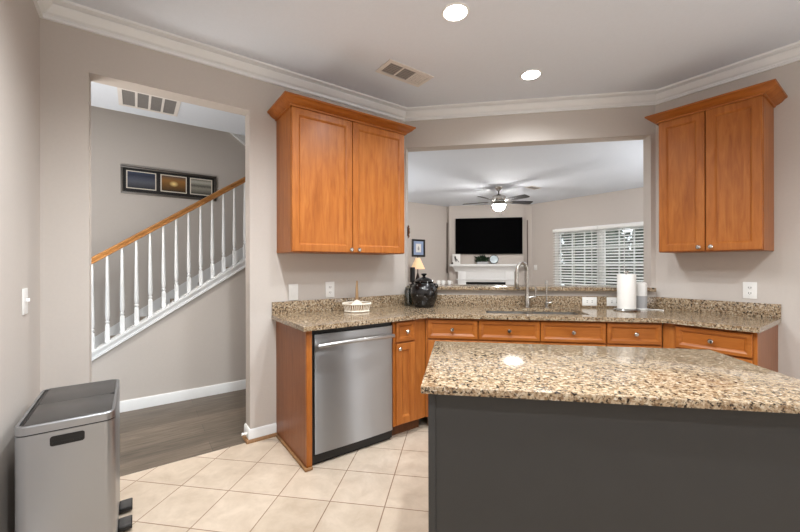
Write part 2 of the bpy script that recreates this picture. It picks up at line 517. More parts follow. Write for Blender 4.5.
# living room
struct(MB().box(0.0, 4.6, LL_Y, LL_Y + 0.1, 0, CEIL).obj('wall_living_left', 'wall', F=FA, smooth=False))
b = MB(); b.box(tvl[0] - 0.2, tvr[0] + 0.2, TVY, TVY + 0.1, 0, CEIL)
b.box(-0.235, 1.545, TVY - 0.1, TVY, 0, CEIL)
struct(b.obj('wall_fireplace', 'wall', smooth=False))
WX0, WX1, WZ0, WZ1 = -3.36, -1.50, 0.74, 2.03
b = MB(); b.box(-4.9, WX0, LW_Y, LW_Y + 0.12, 0, CEIL); b.box(WX1, 1.6, LW_Y, LW_Y + 0.12, 0, CEIL)
b.box(WX0, WX1, LW_Y, LW_Y + 0.12, 0, WZ0); b.box(WX0, WX1, LW_Y, LW_Y + 0.12, WZ1, CEIL)
struct(b.obj('wall_living_window', 'wall', F=FC, smooth=False))
struct(MB().box(1.5, 1.6, TH, LW_Y, 0, CEIL).obj('wall_living_right', 'wall', F=FC, smooth=False))

# crown moulding round the kitchen
cp = [(0, 2.645), (0.016, 2.645), (0.018, 2.656), (0.009, 2.661), (0.014, 2.669), (0.030, 2.676), (0.052, 2.698), (0.061, 2.713), (0.052, 2.718), (0.064, 2.722), (0.088, 2.727), (0.090, 2.7399), (0, 2.7399)]
struct(MB().sweep([rearL, cAD, cA0, (XC, YB), rearR], cp).obj('trim_1', 'trim', ang=0.3))
# baseboards
bp = [(0, 0), (0.014, 0), (0.014, 0.075), (0.009, 0.086), (0.006, 0.09), (0, 0.09)]
sp = [(0.0141, 0), (0.032, 0), (0.030, 0.010), (0.022, 0.019), (0.0141, 0.021)]
pth = [w2(FA, -SO2, TH), w2(FA, -SO2, 0), w2(FA, -1.216, 0)]
struct(MB().sweep(pth, bp).obj('baseboard_left', 'trim'))
struct(MB().sweep(pth, sp).obj('trim_2', 'shoe'))
struct(MB().sweep([w2(FA, -SD + 0.02, 0), w2(FA, -SO1, 0), w2(FA, -SO1, TH)], bp).obj('baseboard_doorway', 'trim'))
struct(MB().sweep([rearL, w2(FD, 0, 0)], bp).obj('baseboard_far_left', 'trim'))
struct(MB().sweep([w2(FC, 0.80, 0), rearR], bp).obj('baseboard_right', 'trim'))
bp2 = [(0, 0), (0.015, 0), (0.015, 0.08), (0.008, 0.095), (0, 0.095)]
struct(MB().sweep([w2(FA, -3.1, HALL_Y), w2(FA, 0, HALL_Y)], bp2).obj('baseboard_hall', 'trim'))
# sloped crown at the head of the stairs
struct(MB().prism_y([(-1.16, 2.965), (-0.90, 2.775), (-0.90, 2.94), (-1.16, 3.13)], BACK_Y - 0.05, BACK_Y).obj('trim_3', 'trim', F=FA, smooth=False))

# ------------------------------------------------------------ staircase, stringer trim, railing
b = MB()
pts = [(-2.88, 0)]
s_, z_ = 2.88, 0.0
while s_ > 0.3:
    z_ += 0.18; pts.append((-s_, z_)); s_ -= 0.2805; pts.append((-s_, z_))
pts.append((pts[-1][0], 0.0))
b.prism_y(pts, HALL_Y + 0.12, BACK_Y)
struct(b.obj('staircase', 'carpet', F=FA, smooth=False))
b = MB()                                                    # moulded white trim along the knee wall
lo, hi = lambda s: kz(s), lambda s: 0.554 + (2.374 - s) * 0.6472
S0, S1 = 3.05, 0.02
b.prism_y([(-S0, lo(S0)), (-S1, lo(S1)), (-S1, hi(S1) - 0.022), (-S0, hi(S0) - 0.022)], HALL_Y - 0.012, HALL_Y + 0.0)
b.prism_y([(-S0, lo(S0) - 0.012), (-S1, lo(S1) - 0.012), (-S1, lo(S1) + 0.008), (-S0, lo(S0) + 0.008)], HALL_Y - 0.022, HALL_Y - 0.0121)
b.prism_y([(-S0, hi(S0) - 0.022), (-S1, hi(S1) - 0.022), (-S1, hi(S1)), (-S0, hi(S0))], HALL_Y - 0.028, HALL_Y + 0.14)
struct(b.obj('trim_4', 'trim', F=FA, smooth=False))
sk = lambda s: 0.532 + (2.434 - s) * 0.672
struct(MB().prism_y([(-3.0, sk(3.0) - 0.3), (-0.02, sk(0.02) - 0.3), (-0.02, sk(0.02)), (-3.0, sk(3.0))], BACK_Y - 0.018, BACK_Y).obj('trim_5', 'trim', F=FA, smooth=False))

RY = HALL_Y + 0.06
rz_top = lambda s: 1.355 + (2.377 - s) * 0.6965
t = thing('stair_railing', 'oak handrail on slim white turned balusters climbing behind the doorway', 'railing', FA, -3.0, RY, 0)
b = MB()
prof = [(-0.03, -0.062), (0.03, -0.062), (0.03, -0.05), (0.022, -0.042), (0.026, -0.03), (0.032, -0.018), (0.028, -0.005), (0.012, 0), (-0.012, 0), (-0.028, -0.005), (-0.032, -0.018), (-0.026, -0.03), (-0.022, -0.042), (-0.03, -0.05)]
n = len(prof); v = []
for s_ in (3.0, 0.05):
    v += [(-s_ + 3.0, o, rz_top(s_) + z) for o, z in prof]
b._poly(v, [tuple(range(n)), tuple(range(n, 2 * n))] + [(i, (i + 1) % n, n + (i + 1) % n, n + i) for i in range(n)])
b.obj('handrail', 'rail', t, ang=0.5)
for k_ in range(20):
    s_ = 2.687 - 0.1031 * k_
    if s_ < 0.55: break
    z0, z1 = hi(s_) - 0.025, rz_top(s_) - 0.052
    b = MB(); x = 3.0 - s_; q = 0.0165
    b.box(x - q, x + q, -q, q, z0, z0 + 0.17, 0.002, 1)
    zb = z0 + 0.17
    b.lathe([(0.0165, zb), (0.014, zb + 0.004), (0.010, zb + 0.012), (0.016, zb + 0.022), (0.016, zb + 0.03), (0.010, zb + 0.038), (0.015, zb + 0.05), (0.0175, zb + 0.09),
             (0.016, zb + 0.2), (0.0125, zb + 0.4), (0.010, z1)], 14, T(x, 0, 0))
    b.obj('baluster', 'trim', t)
b = MB(); b.box(-0.09, 0.0, -0.045, 0.045, kz(3.05) - 0.02, 1.12, 0.004); b.box(-0.10, 0.01, -0.055, 0.055, 1.12, 1.15, 0.006)
b.obj('newel_post', 'trim', t)

# return grille in the hall ceiling
t = thing('ceiling_return_grille', 'large white return air grille with four grey panels in the hall ceiling', 'vent', FA, -1.97, 1.165, CEIL)
W, D = 0.225, 0.205
b = MB()
b.box(-W, W, -D, -D + 0.03, -0.008, 0); b.box(-W, W, D - 0.03, D, -0.008, 0)
for i in range(5):
    xx = -W + 0.030 + i * ((2 * W - 0.06) / 4); hw = 0.030 if i in (0, 4) else 0.009
    x0 = -W if i == 0 else xx - hw; x1 = W if i == 4 else xx + (0 if i == 0 else hw)
    if i == 4: x0 = xx
    b.box(x0, x1, -D + 0.03, D - 0.03, -0.0079, 0)
b.obj('frame', 'vent', t, smooth=False)
MB().box(-W + 0.03, W - 0.03, -D + 0.03, D - 0.03, -0.003, -0.0005).obj('filter', 'grille', t, smooth=False)

# long picture frame with three prints on the stair wall
t = thing('triple_picture_frame', 'long black frame with three landscape photographs above the stair handrail', 'picture', FA, -1.741, BACK_Y, 2.062)
W, H = 0.464, 0.298
b = MB(); fw = 0.022
b.box(-W, W, -0.03, 0, 0, fw, 0.003); b.box(-W, W, -0.03, 0, H - fw, H, 0.003)
b.box(-W, -W + fw, -0.03, 0, fw, H - fw, 0.003); b.box(W - fw, W, -0.03, 0, fw, H - fw, 0.003)
b.obj('frame', steel('pewter_frame', (0.16, 0.145, 0.13, 1), 0.35), t)
MB().box(-W + fw, W - fw, -0.012, -0.001, fw, H - fw).obj('mat_board', 'frameblack', t, smooth=False)
pm = [photo_mat('dusk_field_print', [(0.0, sr(40, 42, 50)), (0.4, sr(84, 88, 98)), (0.6, sr(70, 76, 92)), (0.8, sr(38, 44, 62)), (1, sr(58, 68, 92))]),
      photo_mat('sunset_print', [(0.0, sr(60, 44, 24)), (0.4, sr(120, 84, 38)), (0.7, sr(150, 104, 50)), (1, sr(96, 80, 70))], (0.5, 0.5, 0.2, sr(255, 226, 150))),
      photo_mat('misty_trees_print', [(0.0, sr(70, 68, 62)), (0.4, sr(150, 146, 134)), (0.55, sr(88, 86, 78)), (0.8, sr(182, 178, 166)), (1, sr(120, 116, 106))])]
for i, (x0, x1) in enumerate(((-0.415, -0.145), (-0.105, 0.152), (0.185, 0.42))):
    o = MB().box(x0, x1, -0.0135, -0.0121, 0.058, 0.252).obj('photo_border', 'oldwhite', t, smooth=False)
    p = MB().box(x0 + 0.010, x1 - 0.010, -0.0145, -0.0136, 0.068, 0.242).obj('photo', pm[i], o, smooth=False)

# ------------------------------------------------------------ ceiling: recessed lights and vent
def downlight(x, y, label, k):
    t = thing('recessed_light', label, 'recessed light', FW, x, y, CEIL, 0, 'recessed lights in the kitchen ceiling')
    MB().lathe([(0.066, 0.0), (0.066, -0.004), (0.074, -0.006), (0.080, -0.002), (0.080, 0)], 40).obj('trim_ring', 'white', t)
    MB().lathe([(0.0, -0.0015), (0.0655, -0.0015), (0.0655, -0.005), (0.0, -0.005)], 32).obj('lamp', 'disc', t)
    d = bpy.data.lights.new('recessed_lamp', 'SPOT'); d.energy = DOWNLIGHT * k; d.color = (0.93, 0.975, 1.0)
    d.spot_size = math.radians(SPOTSIZE); d.spot_blend = 0.75; d.shadow_soft_size = 0.045
    o = bpy.data.objects.new('recessed_lamp', d); COL.objects.link(o); o.parent = t; o.location = (0, 0, -0.075)
    return t


for (x, y, lb), kk in zip(((-0.015, 2.135, 'round recessed ceiling light nearer the camera, left of the pair'),
                           (0.552, 2.93, 'round recessed ceiling light farther away, nearer the pass-through wall'),
                           (-0.58, 1.34, 'round recessed ceiling light above the floor tiles beside the bin'),
                           (0.27, 0.10, 'round recessed ceiling light above the viewer'),
                           (0.24, 1.35, 'round recessed ceiling light above the island left part'),
                           (1.45, 0.75, 'round recessed ceiling light beyond the right end of the island')), LAMPS):
    downlight(x, y, lb, kk)
t = thing('hall_fill_light', 'added unseen white cylinder ceiling light in the hall behind the doorway', 'ceiling light', FA, -1.95, 0.45, CEIL)  # unseen lamp added to light the knee wall and hall floor
MB().lathe([(0.0, 0.0), (0.075, 0.0), (0.075, -0.17), (0.066, -0.17), (0.066, -0.03), (0.0, -0.03)], 36).obj('housing', 'white', t)
MB().lathe([(0.0, -0.031), (0.062, -0.031), (0.062, -0.038), (0.0, -0.038)], 32).obj('lamp', emissive('lamp_disc', (1.0, 0.94, 0.87, 1), 400.0 * HALLDOWNFILL), t)

t = thing('ceiling_vent', 'white rectangular air vent with grey louvres in the kitchen ceiling', 'vent', FA, -0.406, -0.557, CEIL)
b = MB(); W, D = 0.205, 0.098
b.box(-W, W, -D, -D + 0.028, -0.008, 0); b.box(-W, W, D - 0.028, D, -0.008, 0)
b.box(-W, -W + 0.028, -D + 0.028, D - 0.028, -0.008, 0); b.box(W - 0.028, W, -D + 0.028, D - 0.028, -0.008, 0)
for xx in (-0.06, 0.06): b.box(xx - 0.006, xx + 0.006, -D + 0.028, D - 0.028, -0.0075, 0)
b.obj('frame', 'vent', t, smooth=False)
MB().box(-W + 0.028, W - 0.028, -D + 0.028, D - 0.028, -0.001, -0.0002).obj('duct', 'ventdark', t, smooth=False)
for k_, (x0, x1, a, m_) in enumerate(((-0.177, -0.066, -0.55, 'louvre'), (-0.054, 0.054, -0.55, 'louvre'), (0.066, 0.177, 0.12, 'vent'))):
    b = MB()
    for i in range(7):
        yy = -D + 0.038 + i * 0.0195
        hw_ = 0.0092 if m_ == 'vent' else 0.006
        dy, dz = hw_ * math.cos(a), hw_ * math.sin(a)
        b._poly([(x0, yy - dy, -0.005 - dz * 0.5), (x1, yy - dy, -0.005 - dz * 0.5), (x1, yy + dy, -0.005 + dz * 0.5), (x0, yy + dy, -0.005 + dz * 0.5),
                 (x0, yy - dy, -0.004 - dz * 0.5), (x1, yy - dy, -0.004 - dz * 0.5), (x1, yy + dy, -0.004 + dz * 0.5), (x0, yy + dy, -0.004 + dz * 0.5)],
                [(0, 1, 2, 3), (4, 5, 6, 7), (0, 1, 5, 4), (1, 2, 6, 5), (2, 3, 7, 6), (3, 0, 4, 7)])
    b.obj('louvre_bank', m_, t, smooth=False)

# ------------------------------------------------------------ cabinets
def knob(parent, x, y, z):
    M_ = T(x, y, z) @ RX(PI / 2)
    return MB().lathe([(0.0, -0.001), (0.006, -0.001), (0.006, 0.011), (0.010, 0.014), (0.0145, 0.019), (0.0150, 0.024), (0.011, 0.029), (0.0, 0.031)], 18, M_).obj('knob', 'nickel', parent)


def drawer(parent, x0, x1, z0, z1, yf, kx=None, mat='woodh'):
    d = MB().panel(x0, x1, z0, z1, yf, 0.02, 0.030, 0.024, 0.011).obj('drawer', mat, parent, smooth=False)
    knob(d, (x0 + x1) / 2 if kx is None else kx, yf, (z0 + z1) / 2)
    return d


def cdoor(parent, x0, x1, z0, z1, yf, kx, kz_, mat='wood'):
    d = MB().panel(x0, x1, z0, z1, yf, 0.02, 0.055, 0.018, 0.011).obj('door', mat, parent, smooth=False)
    if kx is not None: knob(d, kx, yf, kz_)
    return d


CB = CT - SL            # underside of the slab
DW0, DW1 = 0.5575, 1.1591
# left run: end panel, dishwasher, narrow cabinet
t = thing('cabinet_end_panel', 'brown wood end panel left of the steel dishwasher', 'cabinet panel', FA, -1.2136, 0, 0)
MB().box(0, 0.018, -0.585, -0.001, 0, CB).obj('panel', 'woodside', t, smooth=False)
MB().box(0, 0.036, -0.607, -0.5855, 0.0, CB, 0.001).obj('front_stile', 'wood', t)
b = MB(); b.box(-0.016, -0.0005, -0.612, -0.034, 0, 0.02, 0.005); b.box(-0.016, 0.036, -0.622, -0.6075, 0, 0.02, 0.005)
b.obj('toe_moulding', 'shoe', t)

t = thing('dishwasher', 'stainless steel dishwasher with bowed bar handle under the left worktop', 'dishwasher', FA, -DW1, -0.60, 0)
wd = DW1 - DW0
b = MB(); b.box(-0.014, wd + 0.0, 0.012, 0.57, 0.02, CB - 0.003)
b.box(0.004, wd - 0.004, 0.05, 0.56, 0, 0.0199); b.obj('body', 'black', t, smooth=False)
b = MB(); b.box(0, wd, 0.035, 0.06, 0.0, 0.075); b.obj('kick_plate', 'black', t, smooth=False)
# gently crowned door skin
b = MB(); prof = [(0.0, 0.010), (0.003, 0.001)] + [(0.02 + (wd - 0.04) * i / 10, -0.005 * (1 - ((i - 5) / 5) ** 2)) for i in range(11)] + [(wd - 0.003, 0.001), (wd, 0.010)]
b.prism(prof, 0.0784, 0.838); b.obj('door', 'dwsteel', t, ang=0.5)
b = MB(); pth = []
for i in range(15):
    u = i / 14; pth.append((0.012 + (wd - 0.024) * u, -0.036 - 0.022 * math.sin(PI * u), 0.772 + 0.010 * math.sin(PI * u)))
b.tube(pth, 0.0155, 14, 0.8)
for xx in (0.022, wd - 0.022): b.tube([(xx, 0.004, 0.772), (xx, -0.038, 0.773)], 0.010, 10)
b.obj('handle', 'steel', t)


def base_unit(name, label, F, x0, x1, fx0, fx1, fronts, sink=False, side=None, group='base cabinets under the worktop'):
    """carcass with face frame; fronts: list of (kind, x0, x1, z0, z1, knob x, knob z)"""
    t = thing(name, label, 'cabinet', F, x0, 0, 0, 0, group)
    b = MB(); w = x1 - x0
    if sink:
        b.box(0, w, -0.585, -0.002, 0.1, 0.66); b.box(0, 0.018, -0.585, -0.002, 0.66, CB); b.box(w - 0.018, w, -0.585, -0.002, 0.66, CB)
    else: b.box(0, w, -0.585, -0.002, 0.1, CB)
    b.obj('carcass', 'woodside', t, smooth=False)
    MB().prism([(fx0 - x0, -0.605), (fx1 - x0, -0.605), (fx1 - x0 + (0.0082 if fx1 > x1 + 0.002 else 0), -0.5855), (fx0 - x0 - (0.0082 if fx0 < x0 - 0.002 else 0), -0.5855)], 0.1, CB).obj('face_frame', 'wood', t, smooth=False)
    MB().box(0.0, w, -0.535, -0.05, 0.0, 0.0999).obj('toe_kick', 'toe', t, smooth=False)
    for kind, a, c, z0, z1, kx, kz_ in fronts:
        if kind == 'drawer': drawer(t, a - x0, c - x0, z0, z1, -0.625, None if kx is None else kx - x0)
        else: cdoor(t, a - x0, c - x0, z0, z1, -0.625, kx - x0, kz_)
    return t


DZ0, DZ1, ZD0, ZD1 = 0.716, 0.860, 0.112, 0.703
base_unit('base_cabinet', 'narrow base cabinet with one drawer and door right of the dishwasher', FA, -DW0 + 0.001, -0.262, -DW0 + 0.001, -0.2527,
          [('drawer', -0.538, -0.368, DZ0, DZ1, -0.45, 0), ('door', -0.538, -0.368, ZD0, ZD1, -0.521, 0.670)])
xb0, xb1 = XA + 0.2512, XC - 0.2512
base_unit('base_cabinet', 'base cabinet with one drawer left of the sink base, behind the island corner', FB, xb0 + 0.008, 0.143, XA + 0.2527, 0.143,
          [('drawer', -0.238, 0.139, DZ0, DZ1, None, 0), ('door', -0.238, 0.139, ZD0, ZD1, 0.10, 0.66)])
base_unit('sink_cabinet', 'wide base cabinet with two false drawer fronts below the sink', FB, 0.144, 1.043, 0.144, 1.043,
          [('drawer', 0.149, 0.588, DZ0, DZ1, None, 0), ('drawer', 0.594, 1.039, DZ0, DZ1, None, 0), ('door', 0.149, 0.588, ZD0, ZD1, 0.55, 0.66), ('door', 0.594, 1.039, ZD0, ZD1, 0.63, 0.66)], sink=True)
base_unit('base_cabinet', 'base cabinet with one drawer right of the sink, before the right corner', FB, 1.044, xb1 - 0.008, 1.044, XC - 0.2527,
          [('drawer', 1.049, 1.402, DZ0, DZ1, 1.231, 0), ('door', 1.049, 1.402, ZD0, ZD1, 1.09, 0.66)])
base_unit('base_cabinet', 'right end base cabinet with one drawer and plain brown side against the right wall', FC, 0.262, 0.735, 0.2527, 0.735,
          [('drawer', 0.331, 0.715, DZ0, DZ1, None, 0), ('door', 0.331, 0.715, ZD0, ZD1, 0.37, 0.66)])


def upper_unit(name, label, F, x0, x1, kz_, kxs, frac=0.5):
    t = thing(name, label, 'wall cabinet', F, x0, 0, 1.372, 0, 'upper wall cabinets')
    w = x1 - x0; H = 2.388 - 1.372
    MB().box(0, w, -0.311, -0.001, 0.0, H + 0.03).obj('carcass', 'wood', t, smooth=False)
    xm = w * frac
    for (a, c), kx in zip(((0.003, xm - 0.0025), (xm + 0.0025, w - 0.003)), kxs):
        cdoor(t, a, c, 0.004, H - 0.016, -0.332, kx - x0, kz_ - 1.372)
    # crown along left side, front and right side
    z = H - 0.018
    prof = [(0.0, z), (0.010, z), (0.012, z + 0.010), (0.026, z + 0.015), (0.044, z + 0.028), (0.055, z + 0.042), (0.066, z + 0.047), (0.068, z + 0.058), (0.0, z + 0.058)]
    b = MB().sweep([(-0.0, -0.001), (-0.0, -0.333), (w, -0.333), (w, -0.001)], prof)
    b.obj('crown_moulding', 'woodh', t, ang=0.9)
    MB().box(0.001, w - 0.001, -0.332, -0.001, H + 0.0301, H + 0.0395).obj('top_board', 'wood', t, smooth=False)
    return t


upper_unit('wall_cabinet', 'honey wood two-door wall cabinet above the dishwasher', FA, -1.2083, -0.2438, 1.397, (-0.757, -0.690), 0.488)
upper_unit('wall_cabinet', 'honey wood two-door wall cabinet right of the pass-through', FC, 0.1323, 0.7162, 1.404, (0.384, 0.453), 0.493)

# ------------------------------------------------------------ worktop, sink, taps
fa = w2(FA, -0.2692, -0.65); fc = w2(FC, 0.2692, -0.65)
e0, e1 = w2(FA, -1.2469, -0.65), w2(FA, -1.2469, -0.001)
g0, g1 = w2(FC, 0.7513, -0.001), w2(FC, 0.7513, -0.65)
yb, yf = YB - 0.001, YB - 0.65
SX0, SX1, SY0, SY1 = 0.215, 0.968, 2.905, 3.295
t = thing('countertop', 'brown speckled granite worktop running round the three kitchen walls', 'countertop', FW, 0, 0, CB)
b = MB()
b.prism([e0, fa, (SX0, yf), (SX0, yb), (XA + 0.0004, yb), e1], 0, SL)
b.prism([(SX1, yf), fc, g1, g0, (XC - 0.0004, yb), (SX1, yb)], 0, SL)
b.prism([(SX0, yf), (SX1, yf), (SX1, SY0), (SX0, SY0)], 0, SL)
b.prism([(SX0, SY1), (SX1, SY1), (SX1, yb), (SX0, yb)], 0, SL)
bmesh.ops.remove_doubles(b.bm, verts=b.bm.verts, dist=0.0002)
b.obj('slab', 'granite', t, smooth=False)
zs = 1.003 - CB
o1 = 0.022 * math.tan(PI / 8)
for nm, pl in (('backsplash', [w2(FA, -1.2469, -0.001), w2(FA, -0.0004, -0.001), w2(FA, -o1, -0.023), w2(FA, -1.2469, -0.023)]),
               ('backsplash', [(XA + 0.001, yb), (XC - 0.001, yb), (XC - o1 - 0.001, yb - 0.022), (XA + o1 + 0.001, yb - 0.022)]),
               ('backsplash', [w2(FC, 0.0004, -0.001), w2(FC, 0.7513, -0.001), w2(FC, 0.7513, -0.023), w2(FC, o1, -0.023)])):
    MB().prism(pl, SL + 0.0002, zs, 0.0015).obj(nm, 'granite', t)

lb = thing('bar_ledge', 'speckled granite bar ledge on the half wall of the pass-through', 'ledge', FW, 0.57, YB, 1.0495)
b = MB(); b.box(XL - 0.57 + 0.001, XR - 0.57 - 0.001, -0.01, 0.31, 0, 0.032, 0.003)
b.box(XL - 0.57 + 0.004, XR - 0.57 + 0.016, -0.056, -0.0015, 0, 0.032, 0.003)
b.obj('slab', 'granite', lb)

t = thing('double_sink', 'undermounted stainless steel double bowl sink in the worktop', 'sink', FW, (SX0 + SX1) / 2, (SY0 + SY1) / 2, CB - 0.001)
def bowl(x0, x1, y0, y1):
    b = MB(); z1 = 0.0; z0 = -0.17; w_ = 0.004
    def rr(x0, x1, y0, y1, r, n=5):
        pts = []
        for cx, cy, a0 in ((x1 - r, y1 - r, 0), (x0 + r, y1 - r, PI / 2), (x0 + r, y0 + r, PI), (x1 - r, y0 + r, 1.5 * PI)):
            for i in range(n): a = a0 + PI / 2 * i / (n - 1); pts.append((cx + r * math.cos(a), cy + r * math.sin(a)))
        return pts
    R = [[(p[0], p[1], z) for p in rr(x0 - g, x1 + g, y0 - g, y1 + g, 0.05 + g)] for g, z in ((0.008, z1), (0.0, z1), (-0.006, z0 + 0.02), (-0.02, z0), (-0.02, z0 - w_), (0.004, z0 + 0.018), (0.008, z1 - 0.003))]
    n = len(R[0]); v = [p for r in R for p in r]; f = []
    for i in range(len(R)):
        for j in range(n): f.append((i * n + j, i * n + (j + 1) % n, ((i + 1) % len(R)) * n + (j + 1) % n, ((i + 1) % len(R)) * n + j))
    # floor of the bowl closes ring 3 and 4
    vs = [b.bm.verts.new(p) for p in v]
    for q in f:
        if q[0] // n == 3: continue
        b.bm.faces.new([vs[i] for i in q])
    b.bm.faces.new([vs[3 * n + j] for j in range(n)]); b.bm.faces.new([vs[4 * n + j] for j in range(n)])
    bmesh.ops.recalc_face_normals(b.bm, faces=b.bm.faces)
    return b
hw = (SX1 - SX0) / 2; hd = (SY1 - SY0) / 2
for x0, x1 in ((-hw + 0.012, -0.017), (0.017, hw - 0.012)):
    o = bowl(x0, x1, -hd + 0.012, hd - 0.012).obj('bowl', 'sink', t)
    MB().lathe([(0.0, -0.168), (0.04, -0.168), (0.042, -0.1655), (0.02, -0.1645), (0, -0.1645)], 20, T((x0 + x1) / 2, 0, 0)).obj('drain', 'nickel', o)
b = MB()
b.box(-hw - 0.01, hw + 0.01, -hd - 0.01, -hd + 0.0035, -0.004, 0); b.box(-hw - 0.01, hw + 0.01, hd - 0.0035, hd + 0.01, -0.004, 0)
b.box(-hw - 0.01, -hw + 0.0035, -hd, hd, -0.004, 0); b.box(hw - 0.0035, hw + 0.01, -hd, hd, -0.004, 0); b.box(-0.0085, 0.0085, -hd, hd, -0.0042, 0)
b.obj('rim', 'sink', t, smooth=False)

t = thing('faucet', 'brushed nickel gooseneck kitchen faucet with side lever behind the sink', 'faucet', FW, 0.594, 3.345, CT)
MB().lathe([(0.0, 0.0005), (0.028, 0.0005), (0.028, 0.006), (0.022, 0.014), (0.021, 0.10), (0.0165, 0.115), (0.0165, 0.12), (0, 0.12)], 24).obj('base', 'nickel', t)
pth = [(0, 0, 0.11), (0, 0, 0.2), (0, 0, 0.315)]
R_ = 0.0475; dx, dy = -0.84, -0.54
for i in range(1, 15):
    a = PI * i / 15; u = R_ * (1 - math.cos(a)); pth.append((dx * u * 1.2, dy * u * 1.2, 0.315 + R_ * 1.55 * math.sin(a)))
u = 2 * R_ * 1.2
pth += [(dx * u, dy * u, 0.305), (dx * u * 1.03, dy * u * 1.03, 0.25)]
MB().tube(pth, 0.0145, 14).obj('spout', 'nickel', t)
u *= 1.03
MB().lathe([(0.0, 0.165), (0.014, 0.165), (0.0185, 0.172), (0.0185, 0.235), (0.0155, 0.255), (0, 0.256)], 20, T(dx * u, dy * u, 0)).obj('spray_head', 'nickel', t)
b = MB(); b.tube([(0.015, 0, 0.085), (0.045, -0.005, 0.092), (0.064, -0.008, 0.098)], [0.010, 0.009, 0.008], 12)
b.tube([(0.064, -0.008, 0.090), (0.068, -0.010, 0.12), (0.069, -0.011, 0.175)], [0.009, 0.0075, 0.006], 12)
b.obj('lever', 'nickel', t)

t = thing('soap_dispenser', 'slim nickel soap dispenser pump right of the faucet', 'soap dispenser', FW, 0.757, 3.35, CT)
MB().lathe([(0.0, 0.0005), (0.022, 0.0005), (0.022, 0.005), (0.014, 0.012), (0.013, 0.05), (0.007, 0.055), (0.007, 0.19), (0, 0.19)], 18).obj('stem', 'nickel', t)
b = MB(); b.lathe([(0.0, 0.185), (0.011, 0.185), (0.012, 0.225), (0.009, 0.235), (0, 0.236)], 16); b.tube([(0, 0, 0.215), (-0.012, -0.022, 0.222), (-0.02, -0.045, 0.210)], 0.005, 8)
b.obj('pump_head', 'nickel', t)
b = MB(); b.lathe([(0.0, 0.03), (0.018, 0.03), (0.02, 0.04), (0.018, 0.05), (0, 0.05)], 16); b.tube([(0.01, 0, 0.04), (0.045, -0.005, 0.048)], 0.006, 8)
b.obj('collar', 'nickel', t)

# paper towel, speaker
t = thing('paper_towel_holder', 'nickel paper towel stand with round base at the right end of the worktop', 'paper towel holder', FW, 1.352, 3.235, CT)
MB().lathe([(0.0, 0.0005), (0.094, 0.0005), (0.098, 0.004), (0.092, 0.011), (0.03, 0.014), (0, 0.014)], 40).obj('base', 'nickel', t)
MB().lathe([(0.006, 0.014), (0.006, 0.305), (0.0, 0.305)], 12).obj('rod', 'nickel', t)
b = MB(); b.lathe([(0.0, 0.300), (0.011, 0.303), (0.016, 0.312), (0.011, 0.321), (0.0, 0.324)], 16); b.obj('finial', 'nickel', t)
b = MB(); pr = [(0.021, 0.016), (0.066, 0.016), (0.0672, 0.02), (0.0672, 0.292), (0.066, 0.296), (0.021, 0.296), (0.021, 0.016)]
rings = [[b.bm.verts.new((r * math.cos(2 * PI * i / 40), r * math.sin(2 * PI * i / 40), z)) for i in range(40)] for r, z in pr[:-1]]
for i in range(len(rings)):
    A_, B_ = rings[i], rings[(i + 1) % len(rings)]
    for j in range(40): b.bm.faces.new((A_[j], A_[(j + 1) % 40], B_[(j + 1) % 40], B_[j]))
bmesh.ops.recalc_face_normals(b.bm, faces=b.bm.faces)
o = b.obj('paper_towel_roll', 'paper'); o.location = (1.352, 3.235, CT)
tag(o, 'white roll of paper towels on the nickel stand', 'paper towels')

t = thing('smart_speaker', 'white and grey cylindrical speaker behind the paper towels', 'speaker', FW, 1.495, 3.315, CT)
MB().lathe([(0.0, 0.0005), (0.048, 0.0005), (0.048, 0.01), (0.043, 0.014), (0, 0.014)], 32).obj('base', 'white', t)
MB().lathe([(0.0, 0.0141), (0.043, 0.0141), (0.044, 0.02), (0.044, 0.115), (0, 0.115)], 32).obj('fabric_band', 'fabric', t)
MB().lathe([(0.0, 0.1151), (0.044, 0.1151), (0.044, 0.21), (0.041, 0.222), (0.03, 0.226), (0, 0.226)], 32).obj('shell', 'white', t)
MB().tube([(0.047, 0.0, 0.006), (0.07, -0.02, 0.004), (0.11, -0.03, 0.004), (0.14, -0.06, 0.004), (0.12, -0.10, 0.004)], 0.003, 8).obj('cord', 'white', t)

# ------------------------------------------------------------ jar, candle, cups, basket
t = thing('ceramic_jar', 'black speckled ceramic jar with knobbed lid and small handles on the worktop corner', 'jar', FW, -0.306, 3.248, CT)
MB().lathe([(0.0, 0.0005), (0.076, 0.0005), (0.086, 0.006), (0.106, 0.05), (0.119, 0.10), (0.122, 0.135), (0.117, 0.17), (0.103, 0.197), (0.086, 0.210), (0.084, 0.216), (0.088, 0.221), (0.078, 0.222), (0.0, 0.222)], 40).obj('body', 'glaze', t)
MB().lathe([(0.0, 0.2225), (0.085, 0.2225), (0.088, 0.228), (0.084, 0.234), (0.062, 0.250), (0.034, 0.262), (0.016, 0.268), (0.011, 0.276), (0.0, 0.276)], 36).obj('lid', 'glaze', t)
MB().lathe([(0.0, 0.2755), (0.011, 0.2755), (0.022, 0.284), (0.026, 0.292), (0.022, 0.299), (0.0, 0.302)], 20).obj('lid_knob', 'glaze', t)
for sgn in (-1, 1):
    MB().tube([(sgn * 0.112, 0, 0.165), (sgn * 0.119, -0.002, 0.18), (sgn * 0.118, -0.003, 0.197), (sgn * 0.108, -0.002, 0.206), (sgn * 0.088, 0, 0.205)], 0.0075, 10).obj('handle', 'glaze', t)

